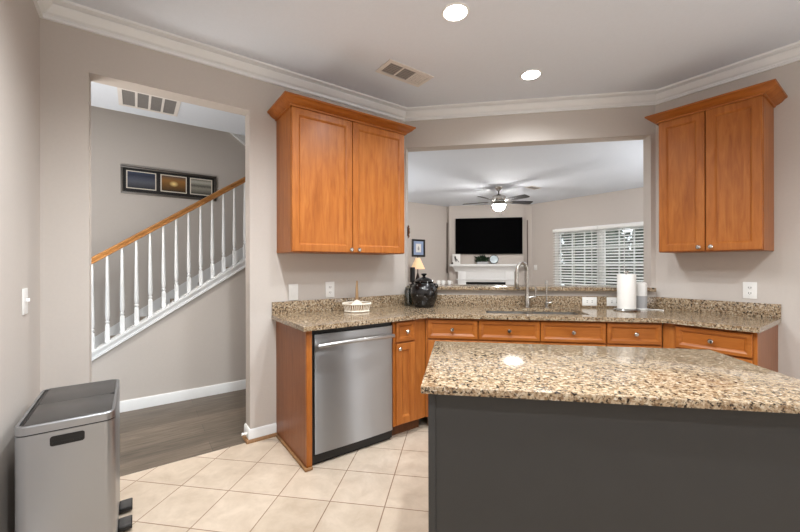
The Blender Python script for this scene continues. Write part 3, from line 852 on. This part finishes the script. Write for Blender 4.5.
t = thing('glass_jar', 'small grey glass jar half hidden to the left of the black ceramic jar', 'jar', FW, -0.458, 3.335, CT)
MB().lathe([(0.0, 0.0005), (0.034, 0.0005), (0.036, 0.005), (0.036, 0.14), (0.030, 0.152), (0.030, 0.158), (0.028, 0.158), (0.028, 0.151), (0.0335, 0.138), (0.0335, 0.008), (0.0, 0.006)], 28).obj('body', 'greyglass', t)
MB().lathe([(0.0, 0.1585), (0.031, 0.1585), (0.031, 0.170), (0.012, 0.173), (0.010, 0.182), (0.0, 0.184)], 24).obj('lid', 'greyglass', t)

LZ = 1.0815
t = thing('candle', 'black pillar candle on a dark iron holder behind the black jar', 'candle', FW, -0.452, 3.60, LZ)
b = MB(); b.lathe([(0.0, 0.0005), (0.032, 0.0005), (0.034, 0.008), (0.012, 0.014), (0.010, 0.024), (0.030, 0.032), (0.032, 0.036), (0, 0.036)], 24); b.obj('holder', 'dark', t)
MB().lathe([(0.0, 0.0365), (0.0255, 0.0365), (0.0255, 0.172), (0.02, 0.177), (0, 0.174)], 24).obj('wax', 'black', t)
cup0 = None
for x, lbl in ((-0.203, 'small white cup on the bar ledge next to the black jar'), (-0.153, 'middle of three small white cups on the bar ledge'), (-0.093, 'small white cup on the bar ledge farthest right of the three')):
    if cup0 is None:
        t = cup0 = thing('small_cup', lbl, 'cup', FW, x, 3.68, LZ, 0, 'small white cups on the bar ledge')
        MB().lathe([(0.0, 0.0005), (0.013, 0.0005), (0.019, 0.02), (0.020, 0.042), (0.0175, 0.042), (0.0165, 0.02), (0.0, 0.006)], 18).obj('body', 'white', t)
        MB().tube([(0.018, 0, 0.033), (0.028, 0, 0.032), (0.028, 0, 0.016), (0.017, 0, 0.013)], 0.0025, 8).obj('handle', 'white', t)
    else:
        c = copy_tree(cup0); c.location = (x, 3.68, LZ); c['label'] = lbl

t = thing('wooden_basket', 'small whitewashed faceted basket with upright stick handle on the left worktop', 'basket', FA, -0.630, -0.2, CT, -0.508)
t.scale = (1.03, 1.03, 1.25)
b = MB()
def ring8(r, z, rx=1.0, n=8): return [(r * rx * math.cos(2 * PI * i / n + PI / 8), r * math.sin(2 * PI * i / n + PI / 8), z) for i in range(n)]
R = [ring8(0.075, 0.0005, 1.25), ring8(0.092, 0.05, 1.28), ring8(0.096, 0.054, 1.28), ring8(0.086, 0.054, 1.28), ring8(0.070, 0.012, 1.25)]
v = [p for r in R for p in r]; f = [tuple(range(8)), tuple(range(32, 40))]
for i in range(4):
    for j in range(8): f.append((i * 8 + j, i * 8 + (j + 1) % 8, i * 8 + 8 + (j + 1) % 8, i * 8 + 8 + j))
b._poly(v, f)
b.obj('basket_body', 'stick', t)
b = MB()
for k_ in range(40):
    a = 2 * PI * k_ / 40; r0 = 0.0775; 
    seg = (a - PI / 8) % (PI / 4) - PI / 8
    rr0 = 0.0755 * math.cos(PI / 8) / math.cos(seg); rr1 = 0.0905 * math.cos(PI / 8) / math.cos(seg)
    b.tube([(rr0 * 1.25 * math.cos(a), rr0 * math.sin(a), 0.004), (rr1 * 1.28 * math.cos(a), rr1 * math.sin(a), 0.052)], 0.0042, 6)
for q in range(8):
    a0, a1 = 2 * PI * q / 8 + PI / 8, 2 * PI * (q + 1) / 8 + PI / 8
    for r_, z_ in ((0.091, 0.053), (0.0775, 0.0075)): b.tube([(r_ * 1.28 * math.cos(a0), r_ * math.sin(a0), z_), (r_ * 1.28 * math.cos(a1), r_ * math.sin(a1), z_)], 0.006, 8)
b.obj('slats', 'oldwhite', t)
b = MB(); b.prism_y([(-0.055, 0.054), (0.055, 0.054), (0.036, 0.060), (0.024, 0.072), (0.010, 0.080), (0.0, 0.084), (-0.010, 0.080), (-0.024, 0.072), (-0.036, 0.060)], -0.083, -0.073, 0.002)
b.obj('front_crest', 'oldwhite', t)
b = MB(); b.tube([(0, 0.055, 0.014), (0.001, 0.055, 0.08), (0.0, 0.055, 0.15), (0.002, 0.055, 0.198)], [0.019, 0.016, 0.011, 0.008], 10, 0.7)
b.obj('handle', 'stick', t)

# ------------------------------------------------------------ outlets and switches
def outlet(name, label, F, x, z, y=0.0, horiz=False, kind='duplex', w=0.072, h=0.118, cat='outlet', group=None):
    t = thing(name, label, cat, F, x, y, z, 0, group)
    if horiz: w, h = h, w
    MB().box(-w / 2, w / 2, -0.006, -0.0003, -h / 2, h / 2, 0.002).obj('plate', 'white', t)
    if kind == 'duplex':
        for q in (-1, 1):
            cx, cz = (q * h * 0 + q * w * 0.17, 0) if horiz else (0, q * h * 0.165)
            M_ = T(cx, -0.0058, cz) @ RX(PI / 2)
            o = MB().lathe([(0.0, 0), (0.0165, 0), (0.0158, 0.002), (0, 0.002)], 20, M_).obj('receptacle', 'white', t)
            b = MB()
            for u in (-1, 1):
                if horiz: b.box(cx - 0.005, cx + 0.006, -0.0085, -0.0077, cz + u * 0.0065 - 0.0016, cz + u * 0.0065 + 0.0016)
                else: b.box(cx + u * 0.0065 - 0.0016, cx + u * 0.0065 + 0.0016, -0.0085, -0.0077, cz - 0.005, cz + 0.006)
            b.box(cx - 0.002, cx + 0.002, -0.0085, -0.0077, cz - 0.010, cz - 0.007)
            b.obj('slots', 'slot', o, smooth=False)
    elif kind == 'rocker':
        MB().box(-0.016, 0.016, -0.009, -0.0061, -0.033, 0.033, 0.0015).obj('rocker', 'white', t)
    elif kind == 'toggle':
        MB().box(-0.005, 0.005, -0.020, -0.0061, -0.002, 0.014, 0.001).obj('toggle', 'white', t)
    return t


outlet('light_switch', 'white blank-faced wall plate on the left wall, left of the outlet', FA, -1.081, 1.071, w=0.075, h=0.125, kind='rocker', cat='light switch')
outlet('wall_outlet', 'white double socket on the left wall above the basket', FA, -0.773, 1.078, w=0.08, h=0.13)
outlet('wall_outlet', 'white double socket on the right wall below the wall cabinet', FC, 0.592, 1.09, w=0.076, h=0.12)
outlet('wall_outlet', 'white horizontal socket on the granite backsplash left of the paper towels', FB, 1.127, 0.9585, -0.0235, True, w=0.075, h=0.118)
outlet('wall_outlet', 'white horizontal socket on the granite backsplash partly hidden behind the paper towels', FB, 1.326, 0.9585, -0.0235, True, w=0.075, h=0.118)
outlet('light_switch', 'white toggle switch plate on the far left wall above the bin', FD, -0.357, 1.112, w=0.085, h=0.122, kind='toggle', cat='light switch')
outlet('light_switch', 'white switch plate on the living room wall between television and window', FC, -3.925, 1.215, LW_Y, w=0.085, h=0.12, kind='rocker', cat='light switch')

b = MB(); b.tube([(0, 0, 0), (-0.02, 0, 0.002)], [0.010, 0.010], 12); b.tube([(-0.02, 0, 0.002), (-0.026, 0, 0.003)], [0.006, 0.006], 10); b.tube([(-0.026, 0, 0.003), (-0.038, 0, 0.004)], [0.011, 0.010], 12)
o = b.obj('door_stop', 'white', F=FA @ T(-SO2 - 0.0145, 0.03, 0.05)); tag(o, 'small white door stop on the baseboard beside the doorway', 'door stop')

# ------------------------------------------------------------ island
IX0, IX1, IY0, IY1 = -0.117, 1.091, 1.124, 1.803
t = thing('kitchen_island', 'charcoal grey painted kitchen island base in the foreground', 'island', FW, (IX0 + IX1) / 2, (IY0 + IY1) / 2, 0)
hx, hy = (IX1 - IX0) / 2 - 0.021, (IY1 - IY0) / 2 - 0.026
IB = CT - 0.0245
b = MB(); b.box(-hx + 0.006, hx - 0.006, -hy + 0.006, hy - 0.02, 0.0, IB); b.obj('carcass', 'island', t, smooth=False)
for sx in (-1, 1): MB().box(sx * hx, sx * (hx - 0.022), -hy, -hy + 0.022, 0, IB, 0.001).obj('corner_trim', 'island', t)
b = MB(); b.box(-hx + 0.022, hx - 0.022, -hy + 0.0005, -hy + 0.0059, 0, 0.09, 0.001); b.obj('base_trim', 'island', t)
for k_ in range(3):
    x0 = -hx + 0.01 + k_ * (2 * hx - 0.02) / 3; x1 = x0 + (2 * hx - 0.02) / 3 - 0.004
    b = MB(); b.panel(x0, x1, 0.11, IB - 0.02, -hy, 0.02)
    bmesh.ops.rotate(b.bm, verts=b.bm.verts, cent=(0, 0, 0), matrix=Matrix.Rotation(PI, 3, 'Z'))
    b.obj('door', 'island', t, smooth=False)
o = MB().box(IX0, IX1, IY0, IY1, CT - 0.0243, CT, 0.003).obj('island_countertop', 'granite')
tag(o, 'pale speckled granite worktop on the charcoal island', 'countertop')

# ------------------------------------------------------------ bin by the far left wall
t = thing('step_bin', 'stainless steel two-compartment step bin with dark lid against the far left wall', 'bin', FD, -0.572, -0.205, 0.0)
def rrect(hx, hy, r, n=7):
    pts = []
    for cx, cy, a0 in ((hx - r, hy - r, 0), (-hx + r, hy - r, PI / 2), (-hx + r, -hy + r, PI), (hx - r, -hy + r, 1.5 * PI)):
        for i in range(n): a = a0 + PI / 2 * i / (n - 1); pts.append((cx + r * math.cos(a), cy + r * math.sin(a)))
    return pts
BX, BY = 0.275, 0.151
MB().prism(rrect(BX - 0.004, BY - 0.004, 0.035), 0.001, 0.035).obj('base', 'black', t, ang=0.5)
MB().prism(rrect(BX, BY, 0.038), 0.0352, 0.634).obj('body', 'binsteel', t, ang=0.5)
MB().prism(rrect(BX - 0.003, BY - 0.003, 0.036), 0.6341, 0.6385).obj('seam', 'black', t, ang=0.5)
b = MB(); o_, i_ = rrect(BX, BY, 0.038), rrect(BX - 0.012, BY - 0.012, 0.028); n = len(o_)
v = [(p[0], p[1], z) for ring, z in ((o_, 0.6386), (o_, 0.667), ([(p[0] * 0.992, p[1] * 0.988) for p in o_], 0.671), (i_, 0.671), (i_, 0.6386)) for p in ring]
b._poly(v, [(k * n + j, k * n + (j + 1) % n, ((k + 1) % 5) * n + (j + 1) % n, ((k + 1) % 5) * n + j) for k in range(5) for j in range(n)])
b.obj('lid_rim', 'binsteel', t, ang=0.5)
for x0, x1 in ((-BX + 0.013, -0.0015), (0.0015, BX - 0.013)):
    q = MB().prism([(x0, -BY + 0.03), (x0 + 0.017, -BY + 0.013), (x1 - 0.017, -BY + 0.013), (x1, -BY + 0.03), (x1, BY - 0.027), (x0, BY - 0.027)] if True else None, 0.6387, 0.6725, 0.002).obj('lid', 'lid', t)
MB().box(-BX + 0.03, BX - 0.03, BY - 0.025, BY - 0.014, 0.6387, 0.669, 0.002).obj('hinge_strip', 'black', t)
hp = [(p[0] - 0.0025, p[1] + 0.597) for p in rrect(0.0515, 0.0195, 0.009, 5)]
b = MB(); nn = len(hp)
b._poly([(-BX - 0.0014, q[0], q[1]) for q in hp] + [(-BX + 0.002, q[0], q[1]) for q in hp], [tuple(range(nn)), tuple(range(nn, 2 * nn))] + [(i, (i + 1) % nn, nn + (i + 1) % nn, nn + i) for i in range(nn)])
ho = b.obj('side_handle', 'black', t, ang=0.5)
b = MB(); b.box(-BX - 0.003, -BX - 0.0013, -0.046, 0.041, 0.586, 0.594, 0.0008); b.obj('grip', 'black', ho)
for x in (-0.035, 0.130):
    o = MB().box(x, x + 0.09, -BY - 0.055, -BY + 0.001, 0.014, 0.034, 0.004).obj('pedal', 'black', t)
    MB().box(x + 0.006, x + 0.084, -BY - 0.050, -BY - 0.004, 0.0342, 0.037, 0.001).obj('pedal_pad', 'lid', o)

# ------------------------------------------------------------ bronze ornament on the jamb
t = thing('wall_ornament', 'small bronze figure ornament hanging on the left jamb of the pass-through', 'ornament', FW, XL + 0.0005, 3.50, 1.54)
b = MB()
b.tube([(0.012, 0, 0.0), (0.014, 0.004, 0.02), (0.010, -0.004, 0.035), (0.016, 0.0, 0.055), (0.012, 0.004, 0.075), (0.014, 0, 0.09), (0.01, 0, 0.1), (0.012, 0, 0.112), (0.008, 0, 0.124)],
       [0.003, 0.009, 0.006, 0.012, 0.010, 0.011, 0.005, 0.009, 0.003], 10)
b.tube([(0.012, -0.002, 0.086), (0.016, -0.018, 0.07), (0.02, -0.012, 0.05)], [0.005, 0.004, 0.003], 8)
b.tube([(0.012, 0.002, 0.086), (0.016, 0.018, 0.075), (0.02, 0.02, 0.1)], [0.005, 0.004, 0.003], 8)
b.obj('figure', 'bronze', t)
MB().box(0, 0.004, -0.010, 0.010, 0.02, 0.11, 0.001).obj('back_plate', 'dark', t)

# ------------------------------------------------------------ living room
CF = TVY - 0.1      # face of the chimney breast
t = thing('television', 'large black flat screen television above the white mantel', 'television', FW, 0.714, CF, 1.541)
MB().box(-0.70, 0.70, -0.02, -0.0005, 0.2, 0.6).obj('wall_mount', 'black', t, smooth=False)
MB().box(-0.789, 0.789, -0.055, -0.0205, 0, 0.876, 0.003).obj('housing', 'black', t)
MB().box(-0.781, 0.781, -0.0565, -0.0552, 0.012, 0.868).obj('screen', 'screen', t, smooth=False)

t = thing('fireplace_mantel', 'white fireplace surround with mantel shelf below the television', 'fireplace', FW, 0.643, CF, 0)
MB().box(-0.86, 0.86, -0.21, -0.0005, 1.245, 1.300, 0.004).obj('mantel_shelf', 'trim', t)
b = MB()      # stepped cove below the shelf
for k_, (o_, z0, z1) in enumerate(((0.18, 1.222, 1.245), (0.15, 1.195, 1.222), (0.125, 1.165, 1.195), (0.105, 1.12, 1.165))):
    b.box(-0.66 - o_ * 0.75, 0.66 + o_ * 0.75, -o_, -0.0005, z0, z1)
b.obj('cove_moulding', 'trim', t, smooth=False)
for sg in (-1, 1):
    MB().box(sg * 0.468, sg * 0.662, -0.10, -0.0005, 0.0, 1.12, 0.003).obj('pilaster', 'trim', t)
b = MB(); b.box(-0.468, 0.468, -0.085, -0.0005, 0.868, 1.12); b.box(-0.70, 0.70, -0.112, -0.0005, 0.915, 0.938); b.obj('lintel_panel', 'trim', t, smooth=False)
MB().box(-0.468, 0.468, -0.03, -0.0008, 0.0, 0.868).obj('firebox', 'firebox', t, smooth=False)
b = MB(); b.box(-0.465, -0.43, -0.06, -0.0305, 0, 0.80); b.box(0.43, 0.465, -0.06, -0.0305, 0, 0.80); b.box(-0.43, 0.43, -0.06, -0.0305, 0.71, 0.80)
b.obj('firebox_surround', 'vent', t, smooth=False)

MZ = 1.300
t = thing('tabletop_photo_frame', 'white tabletop photo frame with a dark figure at the left end of the mantel', 'photo frame', FW, -0.055, CF - 0.10, MZ + 0.0005, 0.15)
b = MB(); b.box(-0.095, 0.095, -0.012, 0.008, 0, 0.245, 0.003); b.obj('frame', 'white', t)
b = MB(); b.tube([(-0.005, -0.014, 0.06), (0.0, -0.014, 0.11), (-0.02, -0.014, 0.17), (-0.025, -0.014, 0.2)], [0.02, 0.045, 0.05, 0.025], 12, 0.04)
b.tube([(0.01, -0.0145, 0.12), (0.045, -0.0145, 0.075), (0.06, -0.0145, 0.05)], [0.018, 0.014, 0.01], 10, 0.04)
b.obj('print_figure', 'black', t)
MB().box(-0.02, 0.02, 0.0085, 0.06, 0, 0.09).obj('easel_back', 'dark', t, smooth=False)
o = MB().lathe([(0, 0), (0.02, 0), (0.022, 0.02), (0.012, 0.04), (0.014, 0.05), (0, 0.055)], 14).obj('small_figurine', 'dark', F=T(-0.155, CF - 0.14, MZ + 0.0005))
tag(o, 'tiny dark ornament at the extreme left end of the mantel shelf', 'ornament')

t = thing('potted_plant', 'low leafy green plant in a small pale planter on the mantel', 'plant', FW, 0.575, CF - 0.065, MZ + 0.0005)
MB().box(-0.13, 0.13, -0.05, 0.05, 0, 0.055, 0.006).obj('planter', 'fabric', t)
b = MB(); rnd = random.Random(7)
for i in range(90):
    a = rnd.uniform(0, 2 * PI); el = rnd.uniform(0.1, 1.35); L = rnd.uniform(0.09, 0.17); bx = rnd.uniform(-0.11, 0.09)
    d = Vector((math.cos(a) * math.cos(el), math.sin(a) * math.cos(el) * 0.3, math.sin(el))); p = Vector((bx, 0, 0.05 + rnd.uniform(0, 0.07)))
    sd = d.orthogonal().normalized(); w_ = rnd.uniform(0.018, 0.03)
    q = [p, p + d * L * 0.5 + sd * w_, p + d * L, p + d * L * 0.5 - sd * w_]
    b.bm.faces.new([b.bm.verts.new(x) for x in q])
    b.tube([(bx, 0, 0.045), p, p + d * L * 0.5], 0.0025, 5)
b.obj('foliage', 'houseplant', t, smooth=False)
t = thing('display_plate', 'round pale blue plate on a black stand right of the mantel plant', 'plate', FW, 0.83, CF - 0.145, MZ + 0.0005)
Mp = T(0, 0, 0.112) @ RX(PI / 2 - 0.12)
b = MB(); b.lathe([(0.0, -0.004), (0.06, -0.004), (0.095, 0.003), (0.106, 0.008), (0.104, 0.011), (0.09, 0.006), (0.06, 0.0), (0.0, 0.0)], 36, Mp); b.obj('plate', 'blueplate', t)
MB().lathe([(0.094, 0.0085), (0.104, 0.0125), (0.108, 0.010), (0.108, 0.006), (0.100, 0.006), (0.094, 0.0085)], 36, Mp, cap=False).obj('plate_rim', 'dark', t)
b = MB(); b.tube([(-0.06, -0.05, 0.004), (-0.04, 0.0, 0.03), (-0.03, 0.05, 0.10)], 0.005, 6); b.tube([(0.06, -0.05, 0.004), (0.04, 0.0, 0.03), (0.03, 0.05, 0.10)], 0.005, 6)
b.tube([(-0.05, 0.05, 0.004), (-0.03, 0.05, 0.1), (0.03, 0.05, 0.1), (0.05, 0.05, 0.004)], 0.005, 6); b.obj('stand', 'dark', t)

for x, lbl in ((-0.285, 'slim grey-brown upright strip of painted shade on the wall left of the television'), (1.64, 'slim grey-brown upright strip of painted shade on the wall right of the television')):
    t = thing('shade_strip', lbl, 'speaker', FW, x, TVY, 1.08 if x < 0 else 1.10, 0, 'painted shade strips flanking the television')
    MB().box(-0.012, 0.012, -0.03, -0.0005, 0.0, 1.26, 0.004).obj('housing', 'shadestrip', t)  # upright strip coloured to stand for a shadow gap beside the chimney breast
    MB().box(-0.009, 0.009, -0.032, -0.0305, 0.02, 1.24).obj('grille', 'shadestrip', t, smooth=False)

# picture and table lamp by the left wall of the living room
t = thing('wall_picture', 'small black framed picture with blue mat on the living room wall', 'picture', FA, 3.31, LL_Y, 1.475)
W, H, fw = 0.195, 0.41, 0.044
b = MB(); b.box(-W, W, -0.025, 0, 0, fw, 0.003); b.box(-W, W, -0.025, 0, H - fw, H, 0.003); b.box(-W, -W + fw, -0.025, 0, fw, H - fw, 0.003); b.box(W - fw, W, -0.025, 0, fw, H - fw, 0.003)
b.obj('frame', 'frameblack', t)
MB().box(-W + fw, W - fw, -0.010, -0.001, fw, H - fw).obj('mat_board', 'bluemat', t, smooth=False)
pr = MB().box(-0.075, 0.075, -0.0115, -0.0101, 0.105, 0.305).obj('print', 'white', t, smooth=False)
b = MB(); b.lathe([(0, 0), (0.022, 0.01), (0.03, 0.04), (0.018, 0.075), (0.01, 0.09), (0, 0.1)], 14, T(0, -0.0118, 0.15) @ Matrix.Diagonal((1, 0.02, 1, 1))); b.obj('print_motif', 'fabric', pr)

t = thing('side_table', 'dark wood side table against the living room wall under the lamp', 'table', FA, 3.055, 3.62, 0)
MB().box(-0.3, 0.3, -0.2, 0.2, 0.72, 0.75, 0.004).obj('table_top', 'toe', t)
for sx in (-1, 1):
    for sy in (-1, 1): MB().box(sx * 0.28 - 0.02, sx * 0.28 + 0.02, sy * 0.18 - 0.02, sy * 0.18 + 0.02, 0, 0.7199).obj('leg', 'toe', t, smooth=False)
t = thing('table_lamp', 'lit table lamp with cream cone shade in the living room', 'lamp', FA, 3.055, 3.62, 0.7505)
MB().lathe([(0, 0), (0.08, 0), (0.082, 0.012), (0.03, 0.03), (0.02, 0.06), (0.05, 0.14), (0.055, 0.2), (0.03, 0.30), (0.012, 0.36), (0.010, 0.45), (0, 0.45)], 24).obj('base', 'dark', t)
b = MB(); pr = [(0.158, 0.44), (0.048, 0.69), (0.045, 0.69), (0.155, 0.44)]
rings = [[b.bm.verts.new((r * math.cos(2 * PI * i / 36) * (1 + 0.03 * (i % 2)), r * math.sin(2 * PI * i / 36) * (1 + 0.03 * (i % 2)), z)) for i in range(36)] for r, z in pr]
for i in range(4):
    A_, B_ = rings[i], rings[(i + 1) % 4]
    for j in range(36): b.bm.faces.new((A_[j], A_[(j + 1) % 36], B_[(j + 1) % 36], B_[j]))
bmesh.ops.recalc_face_normals(b.bm, faces=b.bm.faces)
b.obj('lamp_shade', 'shade', t)
b = MB(); b.lathe([(0, 0.45), (0.012, 0.45), (0.004, 0.5), (0.004, 0.70), (0.010, 0.705), (0.006, 0.72), (0, 0.725)], 12)
b.tube([(-0.047, 0, 0.685), (0.047, 0, 0.685)], 0.003, 6); b.obj('harp', 'dark', t)

# ceiling fan
t = thing('ceiling_fan', 'five-blade ceiling fan with lit glass bowl in the living room', 'ceiling fan', FW, 0.745, 7.05, CEIL)
MB().lathe([(0, 0), (0.075, 0), (0.075, -0.008), (0.062, -0.03), (0.035, -0.062), (0.022, -0.075), (0, -0.075)], 28).obj('canopy', 'nickel', t)
MB().lathe([(0, -0.07), (0.013, -0.07), (0.013, -0.15), (0, -0.15)], 14).obj('downrod', 'dark', t)
MB().lathe([(0, -0.13), (0.03, -0.135), (0.055, -0.15), (0.10, -0.165), (0.125, -0.185), (0.13, -0.225), (0.12, -0.255), (0.13, -0.265), (0.13, -0.285), (0.09, -0.30), (0, -0.30)], 36).obj('motor_housing', 'nickel', t)
b = MB(); b.lathe([(0, -0.3005), (0.07, -0.3005), (0.08, -0.315), (0.119, -0.328), (0.122, -0.338), (0, -0.338)], 32); b.obj('light_fitter', 'nickel', t)
bowl_ = MB().lathe([(0, -0.3385), (0.114, -0.3385), (0.117, -0.352), (0.110, -0.385), (0.086, -0.420), (0.046, -0.445), (0, -0.452)], 36).obj('glass_bowl', 'bowl', t)
MB().lathe([(0, -0.452), (0.012, -0.4525), (0.014, -0.462), (0.006, -0.472), (0, -0.474)], 14).obj('bowl_finial', 'nickel', t)
for k_ in range(5):
    a = math.radians(27 - 6.2 + 72 * k_)
    Mz = Matrix.Rotation(a, 4, 'Z')
    o = MB()
    tilt = RX(math.radians(-13))
    Mb = Mz @ T(0, 0, -0.275) @ tilt
    pts = [(0.20, -0.052), (0.30, -0.062), (0.62, -0.072), (0.665, -0.066), (0.678, -0.045), (0.680, 0.045), (0.665, 0.066), (0.62, 0.072), (0.30, 0.062), (0.20, 0.052)]
    o.prism(pts, -0.004, 0.004); bmesh.ops.transform(o.bm, matrix=Mb, verts=o.bm.verts)
    bl = o.obj('blade', 'blade', t, smooth=False)
    o = MB(); o.prism([(0.11, -0.02), (0.16, -0.018), (0.20, -0.04), (0.27, -0.045), (0.28, 0), (0.27, 0.045), (0.20, 0.04), (0.16, 0.018), (0.11, 0.02)], -0.011, -0.0045)
    bmesh.ops.transform(o.bm, matrix=Mb, verts=o.bm.verts); o.obj('blade_bracket', 'nickel', bl, smooth=False)
b = MB(); b.tube([(0.03, -0.10, -0.335), (0.03, -0.11, -0.42), (0.03, -0.11, -0.50)], 0.0018, 6); b.lathe([(0, -0.535), (0.007, -0.53), (0.008, -0.515), (0.003, -0.50), (0, -0.50)], 10, T(0.03, -0.11, 0)); b.obj('pull_chain', 'nickel', t)

t = thing('living_ceiling_vent', 'small grey air vent in the living room ceiling right of the fan', 'vent', FC, 0, 0, 0)
t.matrix_world = T(1.39, 7.208, CEIL) @ Matrix.Rotation(PI / 4, 4, 'Z')
b = MB(); b.box(-0.15, 0.15, -0.08, -0.06, -0.01, 0); b.box(-0.15, 0.15, 0.06, 0.08, -0.01, 0); b.box(-0.15, -0.13, -0.06, 0.06, -0.01, 0); b.box(0.13, 0.15, -0.06, 0.06, -0.01, 0); b.obj('frame', 'vent', t, smooth=False)
b = MB()
for i in range(6): b.box(-0.129, 0.129, -0.055 + i * 0.02, -0.045 + i * 0.02, -0.009, -0.001)
b.obj('louvres', 'louvre', t, smooth=False)

# window with blinds
def window_unit(i, x0, x1):
    w = struct(bpy.data.objects.new('window_%d' % i, None)); COL.objects.link(w); w.matrix_world = FC @ T(0, LW_Y, 0)
    b = MB(); f = 0.04; zm = (1.25, 1.30)
    b.box(x0, x0 + f, 0.03, 0.09, WZ0, WZ1); b.box(x1 - f, x1, 0.03, 0.09, WZ0, WZ1)
    b.box(x0 + f, x1 - f, 0.03, 0.09, WZ0, WZ0 + f); b.box(x0 + f, x1 - f, 0.03, 0.09, WZ1 - f, WZ1); b.box(x0 + f, x1 - f, 0.03, 0.09, *zm)
    struct(b.obj('window_frame', 'trim', w, smooth=False))
    b = MB()
    for k in (1, 2):
        xx = x0 + f + (x1 - x0 - 2 * f) * k / 3; b.box(xx - 0.011, xx + 0.011, 0.045, 0.07, WZ0 + f, zm[0]); b.box(xx - 0.011, xx + 0.011, 0.045, 0.07, zm[1], WZ1 - f)
    for z in ((WZ0 + f + zm[0]) / 2, (zm[1] + WZ1 - f) / 2): b.box(x0 + f, x1 - f, 0.046, 0.069, z - 0.011, z + 0.011)
    struct(b.obj('muntins', 'trim', w, smooth=False))
    b = MB(); b.box(x0 + f, x1 - f, 0.072, 0.076, WZ0 + f, zm[0]); b.box(x0 + f, x1 - f, 0.072, 0.076, zm[1], WZ1 - f)
    struct(b.obj('window_pane', 'glass', w, smooth=False))
    return w
xm = -2.43
window_unit(1, WX0, xm - 0.035); window_unit(2, xm + 0.035, WX1)
b = MB(); b.box(xm - 0.035, xm + 0.035, 0.0, 0.09, WZ0, WZ1); b.box(WX0 - 0.06, WX1 + 0.06, -0.05, 0.029, WZ0 - 0.03, WZ0)
b.box(WX0 - 0.05, WX1 + 0.05, -0.015, 0.0, WZ0 - 0.11, WZ0 - 0.03)
b.box(WX0 - 0.06, WX0, -0.016, 0.0, WZ0, WZ1 + 0.02); b.box(WX1, WX1 + 0.06, -0.016, 0.0, WZ0, WZ1 + 0.02); b.box(WX0 - 0.06, WX1 + 0.06, -0.016, 0, WZ1 + 0.02, WZ1 + 0.06)
struct(b.obj('trim_6', 'trim', F=FC @ T(0, LW_Y, 0), smooth=False))
for x0, x1, lbl in ((-3.43, xm - 0.004, 'white slatted blind on the left half of the living room window'), (xm + 0.004, -1.44, 'white slatted blind on the right half of the living room window')):
    t = thing('window_blind', lbl, 'blind', FC, x0, LW_Y - 0.055, 0, 0, 'blinds on the living room window')
    w = x1 - x0
    MB().box(0, w, -0.035, 0.035, 2.005, 2.075, 0.004).obj('valance', 'slat', t)
    b = MB(); z = 0.80; a = math.radians(24)
    while z < 2.0:
        dy, dz = 0.029 * math.cos(a), 0.029 * math.sin(a)
        b._poly([(0.004, -dy, z - dz), (w - 0.004, -dy, z - dz), (w - 0.004, dy, z + dz), (0.004, dy, z + dz), (0.004, -dy, z - dz + 0.003), (w - 0.004, -dy, z - dz + 0.003), (w - 0.004, dy, z + dz + 0.003), (0.004, dy, z + dz + 0.003)],
                [(0, 1, 2, 3), (4, 5, 6, 7), (0, 1, 5, 4), (1, 2, 6, 5), (2, 3, 7, 6), (3, 0, 4, 7)])
        z += 0.058
    b.obj('slats', 'slat', t, smooth=False)
    MB().box(0.003, w - 0.003, -0.025, 0.025, 0.765, 0.785, 0.002).obj('bottom_rail', 'slat', t)
    for q in (0.12, 0.5, 0.88): MB().box(w * q - 0.008, w * q + 0.008, -0.0262, -0.0252, 0.785, 2.005).obj('ladder_tape', 'slat', t, smooth=False)

# garden outside the window
from mathutils import noise as mnoise
struct(MB().box(-14, 8, LW_Y + 0.3, LW_Y + 16, -0.6, -0.5).obj('ground', 'grass', F=FC, smooth=False))
rnd = random.Random(3)
spots = [(-9.6, 8.2, 3.4), (-7.1, 8.0, 3.2), (-4.6, 8.3, 3.5), (-2.1, 8.1, 3.2), (-10.9, 10.8, 4.4), (-8.4, 10.6, 4.0), (-5.9, 10.9, 4.5), (-3.4, 10.6, 4.1)]
words = ['left end of the front row', 'second from the left in the front row', 'third from the left in the front row', 'right end of the front row',
         'left end of the back row', 'second from the left in the back row', 'third from the left in the back row', 'right end of the back row']
for (x, y, h), wd_ in zip(spots, words):
    t = thing('garden_bush', 'leafy green bush outside the living room window, ' + wd_, 'bush', FC, x, y, -0.5, 0, 'bushes outside the living room window')
    b = MB()
    for i in range(700):
        a = rnd.uniform(0, 2 * PI); u = rnd.uniform(-0.95, 1); rr = (1 - u * u) ** 0.5 * rnd.uniform(0.75, 1.0)
        p = Vector((rr * math.cos(a) * 1.2, rr * math.sin(a) * 0.9, h * 0.52 + u * h * 0.47))
        d = Vector((rnd.gauss(0, 1), rnd.gauss(0, 1), rnd.gauss(0, 1))).normalized(); sd_ = d.orthogonal().normalized()
        L = rnd.uniform(0.12, 0.26); w_ = L * 0.38
        b.bm.faces.new([b.bm.verts.new(q) for q in (p, p + d * L * 0.5 + sd_ * w_, p + d * L, p + d * L * 0.5 - sd_ * w_)])
    b.obj('foliage', 'leaf', t, smooth=False)
    b = MB(); bmesh.ops.create_icosphere(b.bm, subdivisions=3, radius=1.0)
    for v_ in b.bm.verts:
        d = 1 + 0.2 * mnoise.noise(v_.co * 3 + Vector((x, y, 0)))
        v_.co = Vector((v_.co.x * d * 1.0, v_.co.y * d * 0.75, h * 0.52 + v_.co.z * d * h * 0.36))
    b.obj('inner_growth', 'leaf', t)
    MB().tube([(0, 0, 0), (0.03, 0, h * 0.2), (0, 0.03, h * 0.4)], [0.07, 0.055, 0.03], 8).obj('trunk', 'toe', t)
